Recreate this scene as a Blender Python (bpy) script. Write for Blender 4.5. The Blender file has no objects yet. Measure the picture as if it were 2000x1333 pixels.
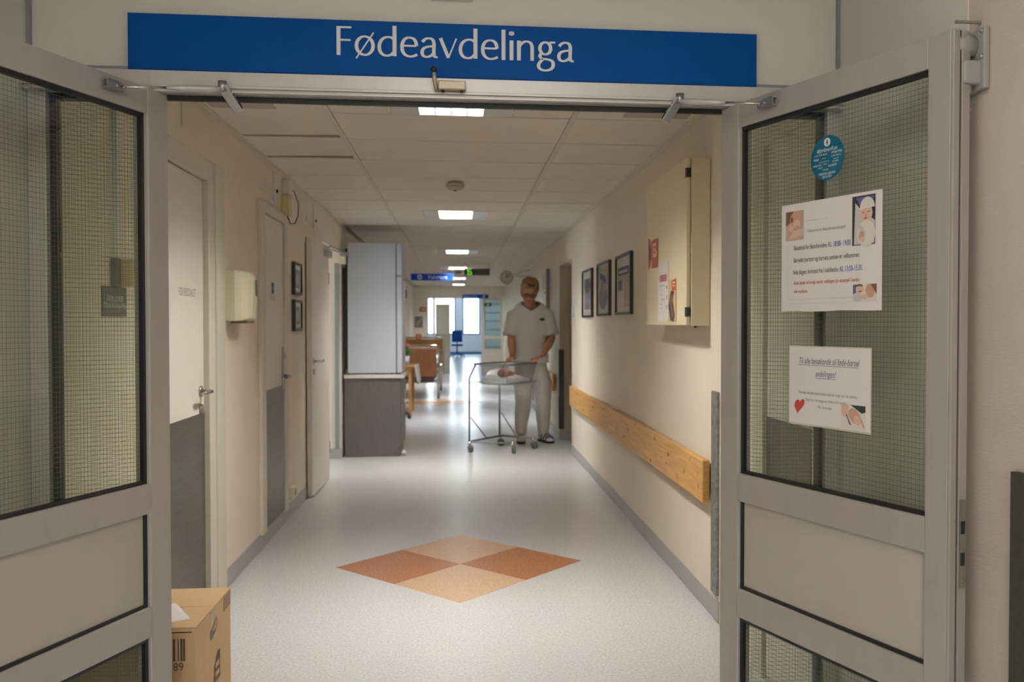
import bpy, bmesh, math, random
from mathutils import Vector, Matrix
random.seed(7)
C = bpy.context.scene.collection
PI = math.pi
# ---------------------------------------------------------------- camera, world, light, exposure
cam = bpy.data.cameras.new('camera'); cam_o = bpy.data.objects.new('camera', cam); C.objects.link(cam_o)
cam_o.location = (0, 0, 1.369); cam_o.rotation_euler = (PI/2-0.0193, 0, -0.1013)
cam.sensor_width = 36; cam.lens = 36*1694/2000; cam.shift_x = -0.0355; cam.clip_start = 0.05; cam.clip_end = 200
cam.dof.use_dof = True; cam.dof.focus_distance = 2.6; cam.dof.aperture_fstop = 4.5
bpy.context.scene.camera = cam_o
sc = bpy.context.scene
sc.view_settings.view_transform = 'Standard'; sc.view_settings.look = 'None'
sc.view_settings.exposure = 0.5; sc.view_settings.gamma = 1; sc.view_settings.use_curve_mapping = False
w = bpy.data.worlds.new('overcast_sky'); sc.world = w; w.use_nodes = True
w.node_tree.nodes['Background'].inputs[0].default_value = (0.84, 0.92, 1.0, 1)
w.node_tree.nodes['Background'].inputs[1].default_value = 10.0
sc.cycles.max_bounces = 10; sc.cycles.diffuse_bounces = 5; sc.cycles.glossy_bounces = 4
sc.cycles.transparent_max_bounces = 24; sc.cycles.transmission_bounces = 6
sc.cycles.sample_clamp_indirect = 6; sc.cycles.caustics_reflective = False; sc.cycles.caustics_refractive = False
sc.cycles.use_denoising = True
CORR_L = 106.0      # radiance of the corridor fittings
VEST_W = 17.5      # base watts of the vestibule ceiling lamp and the added fill
def area(name, loc, rot, sx, sy, watts, col, portal=False):
    l = bpy.data.lights.new(name, 'AREA'); l.shape = 'RECTANGLE'; l.size = sx; l.size_y = sy; l.energy = watts; l.color = col
    o = bpy.data.objects.new(name, l); o.location = loc; o.rotation_euler = rot; C.objects.link(o)
    if portal: l.cycles.is_portal = True
    return o
area('vestibule_lamp', (0.15, 1.35, 2.53), (0, 0, 0), 0.9, 0.6, VEST_W*0.25, (1, 0.94, 0.86))
area('vestibule_fill_back', (-0.1, -1.4, 2.53), (0, 0, 0), 1.2, 0.6, VEST_W*2.9, (1, 0.94, 0.87))  # unseen fill added to brighten the front wall and leaves from behind
area('side_room_portal', (-4.1, 8.175, 1.65), (0, -PI/2, 0), 1.3, 0.75, 1, (1, 1, 1), True)
for k, (x0, x1) in enumerate(((-2.6, -1.62), (-1.5, -0.22), (0.12, 0.90))):
    area('window_portal', ((x0+x1)/2, 40.2, 1.75), (-PI/2, 0, 0), x1-x0, 1.7, 1, (1, 1, 1), True)

# ---------------------------------------------------------------- materials
MC = {}
def mat(name, col, rough=0.5, metal=0.0, spec=0.5, var=None, bump=None, emit=0.0, stretch=(1, 1, 1), col2=None, contrast=0.0, ecol=None, coat=0.0):
    """principled, with optional noise between two colours and noise relief"""
    if name in MC: return MC[name]
    m = bpy.data.materials.new(name); m.use_nodes = True; nt = m.node_tree; b = nt.nodes['Principled BSDF']
    b.inputs['Base Color'].default_value = (*col, 1); b.inputs['Roughness'].default_value = rough
    b.inputs['Metallic'].default_value = metal; b.inputs['Specular IOR Level'].default_value = spec
    if coat: b.inputs['Coat Weight'].default_value = coat
    if emit:
        b.inputs['Emission Color'].default_value = (*(ecol or col), 1); b.inputs['Emission Strength'].default_value = emit
    if var or bump:
        tc = nt.nodes.new('ShaderNodeTexCoord'); mp = nt.nodes.new('ShaderNodeMapping'); mp.inputs['Scale'].default_value = stretch
        nt.links.new(tc.outputs['Object'], mp.inputs[0])
    if var:
        n = nt.nodes.new('ShaderNodeTexNoise'); n.inputs['Scale'].default_value = var[0]; n.inputs['Detail'].default_value = 4
        r = nt.nodes.new('ShaderNodeValToRGB'); c2 = col2 or tuple(c*(1-var[1]) for c in col)
        r.color_ramp.elements[0].color = (*c2, 1); r.color_ramp.elements[1].color = (*col, 1)
        r.color_ramp.elements[0].position = 0.3+contrast/2; r.color_ramp.elements[1].position = 0.7-contrast/2
        nt.links.new(mp.outputs[0], n.inputs['Vector']); nt.links.new(n.outputs[0], r.inputs[0]); nt.links.new(r.outputs[0], b.inputs['Base Color'])
    if bump:
        n2 = nt.nodes.new('ShaderNodeTexNoise'); n2.inputs['Scale'].default_value = bump[0]; n2.inputs['Detail'].default_value = 3
        bp = nt.nodes.new('ShaderNodeBump'); bp.inputs['Strength'].default_value = bump[1]; bp.inputs['Distance'].default_value = 0.002
        nt.links.new(mp.outputs[0], n2.inputs['Vector']); nt.links.new(n2.outputs[0], bp.inputs['Height']); nt.links.new(bp.outputs[0], b.inputs['Normal'])
    MC[name] = m; return m
def glass_mat(name, tint, refl=0.5, rough=0.02, base=0.035):
    if name in MC: return MC[name]
    m = bpy.data.materials.new(name); m.use_nodes = True; nt = m.node_tree; nt.nodes.clear()
    out = nt.nodes.new('ShaderNodeOutputMaterial'); t = nt.nodes.new('ShaderNodeBsdfTransparent'); g = nt.nodes.new('ShaderNodeBsdfGlossy')
    lw = nt.nodes.new('ShaderNodeLayerWeight'); lw.inputs[0].default_value = 0.5; mx = nt.nodes.new('ShaderNodeMixShader')
    pw = nt.nodes.new('ShaderNodeMath'); pw.operation = 'POWER'; pw.inputs[1].default_value = 4.0; nt.links.new(lw.outputs['Facing'], pw.inputs[0])
    fr = nt.nodes.new('ShaderNodeMapRange'); fr.inputs['To Min'].default_value = base; fr.inputs['To Max'].default_value = refl; nt.links.new(pw.outputs[0], fr.inputs[0])
    t.inputs[0].default_value = (*tint, 1); g.inputs['Roughness'].default_value = rough
    nt.links.new(fr.outputs[0], mx.inputs[0]); nt.links.new(t.outputs[0], mx.inputs[1]); nt.links.new(g.outputs[0], mx.inputs[2])
    nt.links.new(mx.outputs[0], out.inputs[0]); MC[name] = m; return m

WALL = mat('corridor_paint', (0.86, 0.785, 0.67), 0.55, var=(3, 0.04), bump=(260, 0.25))
WALL_D = mat('alcove_paint', (0.70, 0.62, 0.50), 0.6, var=(3, 0.05), bump=(260, 0.25))
VWALL = mat('vestibule_paint', (0.75, 0.735, 0.68), 0.6, var=(2, 0.04), bump=(200, 0.15))
VWEAVE = mat('woven_wallcovering', (0.66, 0.59, 0.52), 0.65, var=(2, 0.05), bump=(70, 0.6), stretch=(1, 0.6, 5))
FRAMEP = mat('door_frame_paint', (0.70, 0.66, 0.57), 0.4)
LEAFP = mat('white_door_laminate', (0.84, 0.80, 0.73), 0.35, var=(2, 0.03))
ALU = mat('anodised_aluminium', (0.50, 0.475, 0.45), 0.42, metal=0.35, var=(18, 0.08), bump=(90, 0.06), stretch=(1, 1, 0.15))
ALU_L = mat('pale_aluminium', (0.62, 0.60, 0.60), 0.36, metal=0.3, var=(14, 0.05))
GASK = mat('black_rubber', (0.012, 0.011, 0.013), 0.45)
PANEL = mat('door_infill_panel', (0.50, 0.47, 0.42), 0.5, var=(3, 0.05))
STEEL = mat('brushed_steel', (0.23, 0.215, 0.20), 0.38, metal=0.85, var=(30, 0.18), stretch=(0.2, 0.2, 3))
GALV = mat('galvanised_steel', (0.33, 0.34, 0.34), 0.5, metal=0.5, var=(40, 0.45))
CHROME = mat('chrome', (0.62, 0.61, 0.60), 0.2, metal=1.0)
CHROME_D = mat('dull_chrome', (0.42, 0.41, 0.40), 0.35, metal=0.9)
BLUE = mat('blue_sign_face', (0.0, 0.085, 0.38), 0.5, spec=0.12, var=(40, 0.06))
WHITE = mat('white_plastic', (0.80, 0.79, 0.76), 0.35)
CREAM = mat('cream_plastic', (0.78, 0.74, 0.55), 0.4)
YELL = mat('aged_cream_plastic', (0.68, 0.58, 0.30), 0.45)
LETTER = mat('white_lettering', (0.78, 0.78, 0.78), 0.5)
BLACK = mat('black_plastic', (0.02, 0.02, 0.022), 0.4)
DARK = mat('dark_print', (0.05, 0.05, 0.06), 0.7)
GREY_T = mat('grey_print', (0.30, 0.29, 0.30), 0.7)
BLUE_T = mat('blue_print', (0.03, 0.10, 0.42), 0.7)
RED_T = mat('red_print', (0.55, 0.05, 0.05), 0.7)
PAPER = mat('paper', (0.80, 0.78, 0.76), 0.65, var=(6, 0.03))
BASEB = mat('grey_vinyl_skirting', (0.46, 0.45, 0.45), 0.4, var=(220, 0.18))
TILE = mat('ceiling_tile_board', (0.92, 0.875, 0.79), 0.8, var=(5, 0.04), bump=(420, 0.5))
TGRID = mat('ceiling_grid_paint', (0.80, 0.75, 0.64), 0.5)
JOINT_SHADE = mat('joint_shade', (0.30, 0.255, 0.19), 0.8)  # brown stands in for the shadow inside the tile gaps
VOID = mat('ceiling_void', (0.10, 0.085, 0.07), 0.9)
PINE = mat('lacquered_pine', (0.72, 0.43, 0.14), 0.35, var=(7, 0.0), col2=(0.58, 0.29, 0.07), stretch=(6, 0.7, 9), bump=(20, 0.05))
KNOT = mat('pine_knot', (0.13, 0.05, 0.015), 0.4)
CAB = mat('cream_enamel', (0.80, 0.70, 0.47), 0.35)
LAM_G = mat('dark_grey_laminate', (0.135, 0.12, 0.125), 0.45, var=(60, 0.15), stretch=(1, 1, 0.1))
FRIDGE = mat('fridge_enamel', (0.60, 0.64, 0.76), 0.38, bump=(300, 0.1))
CARD = mat('corrugated_card', (0.62, 0.425, 0.235), 0.8, var=(50, 0.06), stretch=(1, 1, 0.2))
CARD_D = mat('card_print', (0.12, 0.075, 0.045), 0.8)
TAPE = mat('packing_tape', (0.60, 0.46, 0.32), 0.25)
SKIN = mat('skin', (0.50, 0.235, 0.145), 0.5, var=(12, 0.12))
HAIR = mat('blond_brown_hair', (0.36, 0.21, 0.075), 0.55, var=(30, 0.6), stretch=(1, 1, 0.2))
SCRUB = mat('white_scrub_cotton', (0.80, 0.785, 0.78), 0.8, bump=(60, 0.15))
TROUS = mat('white_trouser_cotton', (0.74, 0.72, 0.71), 0.8, bump=(60, 0.15))
LINEN = mat('white_linen', (0.82, 0.82, 0.84), 0.85, bump=(30, 0.2))
BABY = mat('newborn_skin', (0.52, 0.20, 0.13), 0.5)
WOODB = mat('bed_end_veneer', (0.45, 0.22, 0.10), 0.4, var=(6, 0.25), stretch=(8, 8, 1))
WOODT = mat('table_beech', (0.62, 0.34, 0.11), 0.4, var=(6, 0.2), stretch=(8, 8, 1))
GREEN = mat('leaf_green', (0.07, 0.22, 0.04), 0.5)
PINK = mat('pink_petal', (0.70, 0.16, 0.24), 0.5)
BCHAIR = mat('blue_upholstery', (0.015, 0.12, 0.42), 0.7)
BFRAME = mat('blue_window_frame', (0.02, 0.16, 0.36), 0.5)
FARW = mat('far_room_paint', (0.80, 0.80, 0.82), 0.6)
TEAL = mat('teal_sticker', (0.0, 0.155, 0.255), 0.35, var=(30, 0.25))
RED_S = mat('red_sign_face', (0.36, 0.045, 0.025), 0.4)
GLASS = glass_mat('wired_glass', (0.972, 0.988, 0.955), 0.35)
GLASS_C = glass_mat('clear_glass', (0.90, 0.95, 0.95))
TUB = glass_mat('clear_tub_plastic', (0.955, 0.96, 0.965), 0.45, rough=0.12, base=0.08)
WIRE = mat('glass_mesh_wire', (0.17, 0.17, 0.14), 0.5, metal=0.3)
LAMP = mat('louvre_tube_light', (1, 0.95, 0.84), 0.5, emit=CORR_L, ecol=(1, 0.955, 0.875))
LAMP_F = mat('louvre_tube_light_cool', (1, 1, 1), 0.5, emit=CORR_L*1.35, ecol=(0.93, 0.97, 1))
LAMP_E = mat('louvre_tube_light_dim', (1, 1, 1), 0.5, emit=CORR_L*0.6, ecol=(0.93, 0.97, 1))
LED_G = mat('green_led', (0.25, 1, 0.02), 0.5, emit=0.7)
def floor_material():
    m = bpy.data.materials.new('speckled_vinyl'); m.use_nodes = True; nt = m.node_tree; b = nt.nodes['Principled BSDF']
    tc = nt.nodes.new('ShaderNodeTexCoord')
    n = nt.nodes.new('ShaderNodeTexNoise'); n.inputs['Scale'].default_value = 95; n.inputs['Detail'].default_value = 5; n.inputs['Roughness'].default_value = 0.75
    r = nt.nodes.new('ShaderNodeValToRGB'); r.color_ramp.elements[0].position = 0.36; r.color_ramp.elements[1].position = 0.62
    r.color_ramp.elements[0].color = (0.47, 0.475, 0.49, 1); r.color_ramp.elements[1].color = (0.68, 0.68, 0.69, 1)
    nt.links.new(tc.outputs['Object'], n.inputs['Vector']); nt.links.new(n.outputs[0], r.inputs[0]); nt.links.new(r.outputs[0], b.inputs['Base Color'])
    n2 = nt.nodes.new('ShaderNodeTexNoise'); n2.inputs['Scale'].default_value = 2.2
    mr = nt.nodes.new('ShaderNodeMapRange'); mr.inputs['To Min'].default_value = 0.20; mr.inputs['To Max'].default_value = 0.262
    nt.links.new(tc.outputs['Object'], n2.inputs['Vector']); nt.links.new(n2.outputs[0], mr.inputs[0]); nt.links.new(mr.outputs[0], b.inputs['Roughness'])
    n3 = nt.nodes.new('ShaderNodeTexNoise'); n3.inputs['Scale'].default_value = 9
    bp = nt.nodes.new('ShaderNodeBump'); bp.inputs['Strength'].default_value = 0.10; bp.inputs['Distance'].default_value = 0.01
    nt.links.new(tc.outputs['Object'], n3.inputs['Vector']); nt.links.new(n3.outputs[0], bp.inputs['Height']); nt.links.new(bp.outputs[0], b.inputs['Normal'])
    b.inputs['Specular IOR Level'].default_value = 0.42
    return m
VINYL = floor_material()
INLAY_D = mat('rust_inlay', (0.47, 0.20, 0.085), 0.25, var=(110, 0.3), contrast=0.2)
INLAY_L = mat('peach_inlay', (0.66, 0.44, 0.29), 0.25, var=(110, 0.2), contrast=0.2)

# ---------------------------------------------------------------- builders
class B:
    """collects shapes, then links them as ONE mesh object"""
    def __init__(s): s.bm = bmesh.new(); s.mi = 0; s.sm = False
    def face(s, vs):
        try: f = s.bm.faces.new(vs)
        except ValueError: return
        f.material_index = s.mi; f.smooth = s.sm
    def box(s, x0, x1, y0, y1, z0, z1, M=None, bev=0.0):
        ps = [(x, y, z) for z in (z0, z1) for y in (y0, y1) for x in (x0, x1)]
        vs = [s.bm.verts.new((M @ Vector(p)) if M else p) for p in ps]
        n0 = len(s.bm.faces)
        fs = []
        for q in ((0, 2, 3, 1), (4, 5, 7, 6), (0, 1, 5, 4), (2, 6, 7, 3), (0, 4, 6, 2), (1, 3, 7, 5)):
            f = s.bm.faces.new([vs[i] for i in q]); f.material_index = s.mi; f.smooth = s.sm; fs.append(f)
        if bev:
            es = list({e for f in fs for e in f.edges})
            r = bmesh.ops.bevel(s.bm, geom=es, offset=bev, segments=2, profile=0.5, affect='EDGES')
            for f in r['faces']: f.material_index = s.mi
        return s
    def quad(s, a, b, c, d): s.face([s.bm.verts.new(p) for p in (a, b, c, d)]); return s
    def poly(s, pts): s.face([s.bm.verts.new(p) for p in pts]); return s
    def prism(s, pts, d, M=None):
        """polygon pts extruded by vector d"""
        d = Vector(d); T = (lambda p: M @ Vector(p)) if M else Vector
        a = [s.bm.verts.new(T(p)) for p in pts]; b = [s.bm.verts.new(T(Vector(p)+d)) for p in pts]; n = len(pts)
        s.face(a[::-1]); s.face(b)
        for i in range(n): s.face([a[i], a[(i+1) % n], b[(i+1) % n], b[i]])
        return s
    def loft(s, rings, cap=True, smooth=True):
        o = s.sm; s.sm = smooth; R = [[s.bm.verts.new(p) for p in r] for r in rings]; n = len(R[0])
        for i in range(len(R)-1):
            for j in range(n): s.face([R[i][j], R[i][(j+1) % n], R[i+1][(j+1) % n], R[i+1][j]])
        s.sm = False
        if cap: s.face(R[0][::-1]); s.face(R[-1])
        s.sm = o; return s
    def tube(s, pts, r, n=10, cap=True):
        pts = [Vector(p) for p in pts]; rr = r if isinstance(r, (list, tuple)) else [r]*len(pts)
        rings = []; up = None
        for i, p in enumerate(pts):
            t = (pts[min(i+1, len(pts)-1)]-pts[max(i-1, 0)]).normalized()
            if up is None: up = t.orthogonal().normalized()
            up = (up - t*up.dot(t)); up = up.normalized() if up.length > 1e-6 else t.orthogonal().normalized()
            v = t.cross(up)
            rings.append([p + (up*math.cos(2*PI*k/n)+v*math.sin(2*PI*k/n))*rr[i] for k in range(n)])
        return s.loft(rings, cap)
    def cyl(s, a, b, r, n=16): return s.tube([a, b], r, n)
    def lathe(s, prof, c=(0, 0, 0), n=20, M=None, cap=True):
        T = (lambda p: M @ Vector(p)) if M else Vector
        return s.loft([[T((c[0]+r*math.cos(2*PI*k/n), c[1]+r*math.sin(2*PI*k/n), c[2]+z)) for k in range(n)] for r, z in prof], cap)
    def ball(s, c, rx, ry=None, rz=None, n=16, m=10, M=None):
        ry = ry or rx; rz = rz or rx; T = (lambda p: M @ Vector(p)) if M else Vector
        rings = []
        for i in range(m+1):
            a = -PI/2+PI*(i+0.02)/(m+0.04); rings.append([T((c[0]+rx*math.cos(a)*math.cos(2*PI*k/n), c[1]+ry*math.cos(a)*math.sin(2*PI*k/n), c[2]+rz*math.sin(a))) for k in range(n)])
        return s.loft(rings)
    def build(s, name, m, parent=None, w=False, kind=None, label=None, bevel=0):
        me = bpy.data.meshes.new(name); bmesh.ops.recalc_face_normals(s.bm, faces=s.bm.faces) ; s.bm.to_mesh(me); s.bm.free()
        for x in (m if isinstance(m, (list, tuple)) else [m]): me.materials.append(x)
        o = bpy.data.objects.new(name, me); C.objects.link(o)
        if parent:
            o.parent = parent
            if w: o.matrix_parent_inverse = root_matrix(parent).inverted()
        if kind: o['kind'] = kind
        if label: o['label'] = label
        if bevel:
            md = o.modifiers.new('edge_round', 'BEVEL'); md.width = bevel; md.segments = 2; md.limit_method = 'ANGLE'
        return o
def root_matrix(o):
    M = Matrix.LocRotScale(o.location, o.rotation_euler, None)
    if o.parent: M = root_matrix(o.parent) @ o.matrix_parent_inverse @ M
    return M
def thing(name, label, cat, loc=(0, 0, 0), rotz=0, group=None):
    o = bpy.data.objects.new(name, None); C.objects.link(o); o.empty_display_size = 0.05
    o.location = loc; o.rotation_euler = (0, 0, rotz); o['label'] = label; o['category'] = cat
    if group: o['group'] = group
    return o
def tag(o, label, cat, group=None):
    o['label'] = label; o['category'] = cat
    if group: o['group'] = group
    return o
def struct(o, label, cat):
    o['kind'] = 'structure'; o['label'] = label; o['category'] = cat; return o
def copy_tree(o, parent=None):
    c = o.copy(); C.objects.link(c)
    if parent: c.parent = parent; c.matrix_parent_inverse = o.matrix_parent_inverse
    for ch in [x for x in bpy.data.objects if x.parent == o]: copy_tree(ch, c)
    return c
def text(parent, body, x, z, size, m, y=0.0, ax='LEFT', sx=1.0, shear=0.0, name='lettering', bold=0.0):
    """flat print: local x right, local z up, facing local -y"""
    cu = bpy.data.curves.new(name, 'FONT'); cu.body = body; cu.size = size; cu.align_x = ax; cu.align_y = 'CENTER'; cu.shear = shear
    cu.materials.append(m); o = bpy.data.objects.new(name, cu); C.objects.link(o); o.parent = parent
    return to_mesh(o, name, parent, (x, y, z), sx, m)
def to_mesh(o, name, parent, loc, sx, m):
    me = bpy.data.meshes.new_from_object(o); bpy.data.objects.remove(o); me.name = name
    p = bpy.data.objects.new(name, me); C.objects.link(p); p.parent = parent
    if not me.materials: me.materials.append(m)
    p.location = loc; p.rotation_euler = (PI/2, 0, 0); p.scale = (sx, 1, 1); return p
def patch(parent, name, shapes, y, step=0.00006):
    """flat coloured print built of polygons [(material, [(x,z)...])...] facing local -y"""
    b = B(); ms = []
    for k, (m, pts) in enumerate(shapes):
        if m not in ms: ms.append(m)
        b.mi = ms.index(m); b.poly([(p[0], y-step*k, p[1]) for p in pts])
    return b.build(name, ms, parent)
def rect(x0, x1, z0, z1): return [(x0, z0), (x1, z0), (x1, z1), (x0, z1)]
def ell(cx, cz, rx, rz, n=20, a=0.0, t0=0, t1=2*PI):
    out = []
    for k in range(n):
        t = t0+(t1-t0)*k/(n if abs(t1-t0-2*PI) < 1e-6 else n-1); px, pz = rx*math.cos(t), rz*math.sin(t)
        out.append((cx+px*math.cos(a)-pz*math.sin(a), cz+px*math.sin(a)+pz*math.cos(a)))
    return out
def flat(name, col): return mat(name, col, 0.65)

# ---------------------------------------------------------------- the setting
LW, RW, CH = -1.207, 1.175, 2.397            # corridor walls, ceiling
FY = 2.655                                   # face of the screen wall
def wall(name, label, boxes, m=WALL):
    b = B()
    for q in boxes: b.box(*q)
    return struct(b.build(name, m), label, 'wall')
fl = struct(B().box(-3.2, 3.2, -2.6, 40.1, -0.06, 0).build('floor', VINYL), 'speckled pale grey vinyl floor with rust and peach inlay', 'floor')
def inlay(cx, cy, h):
    q = h/2
    for dx, dy, m in ((-q, 0, INLAY_D), (q, 0, INLAY_D), (0, q, INLAY_L), (0, -q, INLAY_L)):
        g = 0.002
        B().prism([(cx+dx-q+g, cy+dy, 0), (cx+dx, cy+dy-q+g, 0), (cx+dx+q-g, cy+dy, 0), (cx+dx, cy+dy+q-g, 0)], (0, 0, 0.0012)).build('floor_tile', m, fl)
inlay(-0.002, 4.9485, 0.698); inlay(-0.35, 15.3, 0.75)
# corridor walls
wall('wall_left', 'cream painted corridor wall with three doors', [(LW-0.25, LW, 2.72, 3.42, 0, 2.5), (LW-0.25, LW-0.07, 3.42, 4.5, 0, 2.16), (LW-0.25, LW, 3.42, 4.5, 2.14, 2.5), (LW-0.25, LW, 4.5, 7.82, 0, 2.5),
     (LW-0.25, LW, 7.82, 9.0, 2.1, 2.5), (LW-0.25, LW, 9.0, 9.2, 0, 2.5)])
wall('wall_side_room', 'pale side room with a window seen through the open left doorway', [(-4.3, -4.1, 6.9, 7.8, 0, 2.5), (-4.3, -4.1, 8.55, 9.7, 0, 2.5), (-4.3, -4.1, 7.8, 8.55, 0, 1.0), (-4.3, -4.1, 7.8, 8.55, 2.3, 2.5), (-4.2, LW-0.25, 6.8, 6.9, 0, 2.5), (-4.2, LW-0.25, 9.6, 9.7, 0, 2.5), (-4.3, LW-0.25, 6.8, 9.7, 2.5, 2.6)], WALL)
struct(B().box(-4.2, -3.2, 6.9, 9.6, -0.06, 0).build('floor_side_room', VINYL), 'pale vinyl floor of the side room', 'floor')
wall('wall_left_far', 'cream corridor wall set back beyond the fridge', [(-1.5, -1.262, 9.2, 23.4, 0, 2.5)])
wall('wall_right', 'cream painted corridor wall with pine rail and framed pictures', [(RW, RW+0.25, 2.72, 9.1, 0, 2.5), (RW+0.17, RW+0.25, 9.1, 10.24, 0, 2.1), (RW, RW+0.25, 9.1, 10.24, 2.065, 2.5)])
wall('wall_right_far', 'cream corridor wall beyond the recessed doorway', [(RW, RW+0.25, 10.24, 23.4, 0, 2.5)])
wall('wall_end', 'cream wall with the glazed exit at the corridor end', [(-1.5, RW+0.2, 23.4, 23.55, 2.075, 2.5), (-1.262, -0.875, 23.4, 23.55, 0, 2.075)])
# far room
wall('wall_far_room_back', 'pale bluish window wall of the far room', [(-3.2, 3.2, 40, 40.15, 0, 0.9), (-3.2, 3.2, 40, 40.15, 2.6, 2.8), (-3.2, -2.6, 40, 40.15, 0.9, 2.6), (-1.62, -1.5, 40, 40.15, 0.9, 2.6), (-0.22, 0.12, 40, 40.15, 0.9, 2.6), (0.90, 3.2, 40, 40.15, 0.9, 2.6)], FARW)
wall('wall_far_room_left', 'pale left wall of the far room', [(-3.3, -3.2, 23.5, 40.1, 0, 2.8)], FARW)
wall('wall_far_room_right', 'pale right wall of the far room', [(3.2, 3.3, 23.5, 40.1, 0, 2.8)], FARW)
wall('wall_far_room_front', 'pale wall either side of the opening into the far room', [(-3.2, -1.4, 23.56, 23.66, 0, 2.8), (1.3, 3.2, 23.56, 23.66, 0, 2.8), (-1.4, 1.3, 23.56, 23.66, 2.35, 2.8)], FARW)
struct(B().box(-3.3, 3.3, 23.4, 40.2, 2.8, 2.9).build('ceiling_far_room', FARW), 'white ceiling of the far room', 'ceiling')
for k, (x0, x1) in enumerate(((-2.6, -1.62), (-1.5, -0.22), (0.12, 0.90))):
    b = B()
    for q in ((x0, x0+0.06), (x1-0.06, x1)): b.box(*q, 39.98, 40.12, 0.9, 2.6)
    b.box(x0, x1, 39.98, 40.12, 0.9, 0.96); b.box(x0, x1, 39.98, 40.12, 2.54, 2.6)
    wn = struct(b.build('window_%d' % (k+3), BFRAME), ['narrow blue framed window on the far wall, leftmost', 'wide bright window behind the ajar sand coloured door', 'bright blue framed window right of the blue chair'][k], 'window')
    B().box(x0+0.06, x1-0.06, 40.04, 40.05, 0.96, 2.54).build('pane', GLASS_C, wn)
# vestibule
wall('wall_vestibule_left', 'dim grey beige side wall behind the left door leaf', [(-1.45, -1.238, -2.6, FY, 0, 2.7)], VWALL)
wall('wall_vestibule_right', 'woven beige wallcovering beside the right door leaf', [(1.196, 1.4, -2.6, 1.95, 0, 2.7)], VWEAVE)
wall('wall_vestibule_right_far', 'smooth painted strip of side wall behind the right door leaf', [(1.193, 1.4, 1.95, FY, 0, 2.7)], VWALL)
wall('wall_vestibule_back', 'plain vestibule wall behind the viewer', [(-1.5, 1.5, -2.75, -2.6, 0, 2.7)], VWALL)
wall('wall_front', 'grey beige bulkhead above the double door carrying the blue sign', [(-1.24, 1.196, FY, 2.74, 2.118, 2.7)], VWALL)
struct(B().box(-1.5, 1.5, -2.75, 2.74, 2.56, 2.7).build('ceiling_vestibule', VWALL), 'plain vestibule ceiling', 'ceiling')
struct(B().box(-1.238, -1.226, FY-0.014, FY, 0, 2.56).build('trim_left', mat('grey_sealant', (0.30, 0.32, 0.35), 0.5)), 'blue grey sealant strip in the left inner corner', 'trim')
struct(B().box(1.183, 1.195, FY-0.014, FY, 0, 2.56).build('trim_right', MC['grey_sealant']), 'blue grey sealant strip in the right inner corner', 'trim')
struct(B().box(1.178, 1.195, -2, 1.751, 0.02, 1.052).build('trim_kick', mat('charcoal_kick_board', (0.06, 0.055, 0.05), 0.6, var=(50, 0.3))), 'charcoal kick board on the woven side wall', 'trim')
# skirtings
def skirting(name, label, boxes):
    b = B()
    for q in boxes: b.box(*q)
    return struct(b.build(name, BASEB, bevel=0.004), label, 'skirting')
skirting('baseboard_left', 'grey vinyl skirting along the left corridor wall', [(LW, LW+0.006, 4.575, 7.82, 0, 0.1), (LW-0.2, LW+0.006, 8.99, 9.2, 0, 0.1)])
skirting('baseboard_right', 'grey vinyl skirting under the pine rail', [(RW-0.006, RW, 3.84, 9.1, 0, 0.1), (RW, RW+0.17, 10.232, 10.24, 0, 0.1)])
skirting('baseboard_right_far', 'grey vinyl skirting beyond the recessed doorway', [(RW-0.006, RW, 10.24, 23.4, 0, 0.1)])
skirting('baseboard_left_far', 'grey vinyl skirting behind the bed', [(-1.262, -1.256, 9.2, 23.4, 0, 0.1)])
# ceiling of tiles
ce = struct(B().box(LW-0.3, RW+0.3, 2.74, 23.5, CH+0.09, CH+0.14).build('ceiling', VOID), 'suspended ceiling of cream rectangular tiles', 'ceiling')
cols = ((LW+0.02, -0.649), (-0.623, 0.551), (0.577, RW-0.02))
fix_rows = {0: 0, 7: 1, 14: 2, 20: 3, 26: 4, 31: 5}
tile_me = {}
far = B()
for r in range(-1, 34):
    y0 = 3.727+0.6*r
    if y0 < 2.75: y0c = 2.75
    else: y0c = y0
    for c, (x0, x1) in enumerate(cols):
        segs = [(x0, x1)] if not (c == 1 and r in fix_rows) else [(x0, -0.336), (0.262, x1)]
        for (a, bb) in segs:
            if y0 < 11.5:
                key = (round(bb-a, 3), round(y0+0.6-y0c, 3))
                if key not in tile_me:
                    t = B().box(0.003, bb-a-0.003, 0.010, key[1]-0.010, 0, 0.014, bev=0.002)
                    o = t.build('ceiling_tile', TILE, ce); tile_me[key] = o.data
                else:
                    o = bpy.data.objects.new('ceiling_tile', tile_me[key]); C.objects.link(o); o.parent = ce
                o.location = (a, y0c, CH+random.uniform(0, 0.0012))
                if c == 0 and r in (1, 2): o.rotation_euler = (0.012, -0.016, 0); o.location.z += 0.004
            else: far.box(a+0.003, bb-0.003, y0+0.010, y0+0.590, CH, CH+0.014)
far.build('ceiling_tile', TILE, ce, kind='stuff')
for x in (-0.636, 0.564): B().box(x-0.014, x+0.014, 2.75, 23.4, CH-0.003, CH+0.010).build('ceiling_bar', TGRID, ce)
for r in range(0, 34): B().box(LW+0.02, RW-0.02, 3.727+0.6*r-0.014, 3.727+0.6*r+0.014, CH+0.010, CH+0.020).build('ceiling_bar', JOINT_SHADE, ce)  # cross bars coloured as the shadow edge of the tile gaps
b = B(); b.box(LW, LW+0.024, 2.75, 9.2, CH-0.004, CH+0.02); b.box(LW, LW+0.004, 2.75, 9.2, CH-0.026, CH); struct(b.build('trim_ceiling_left', TGRID), 'cream angle trim between ceiling and left wall', 'trim')
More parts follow.
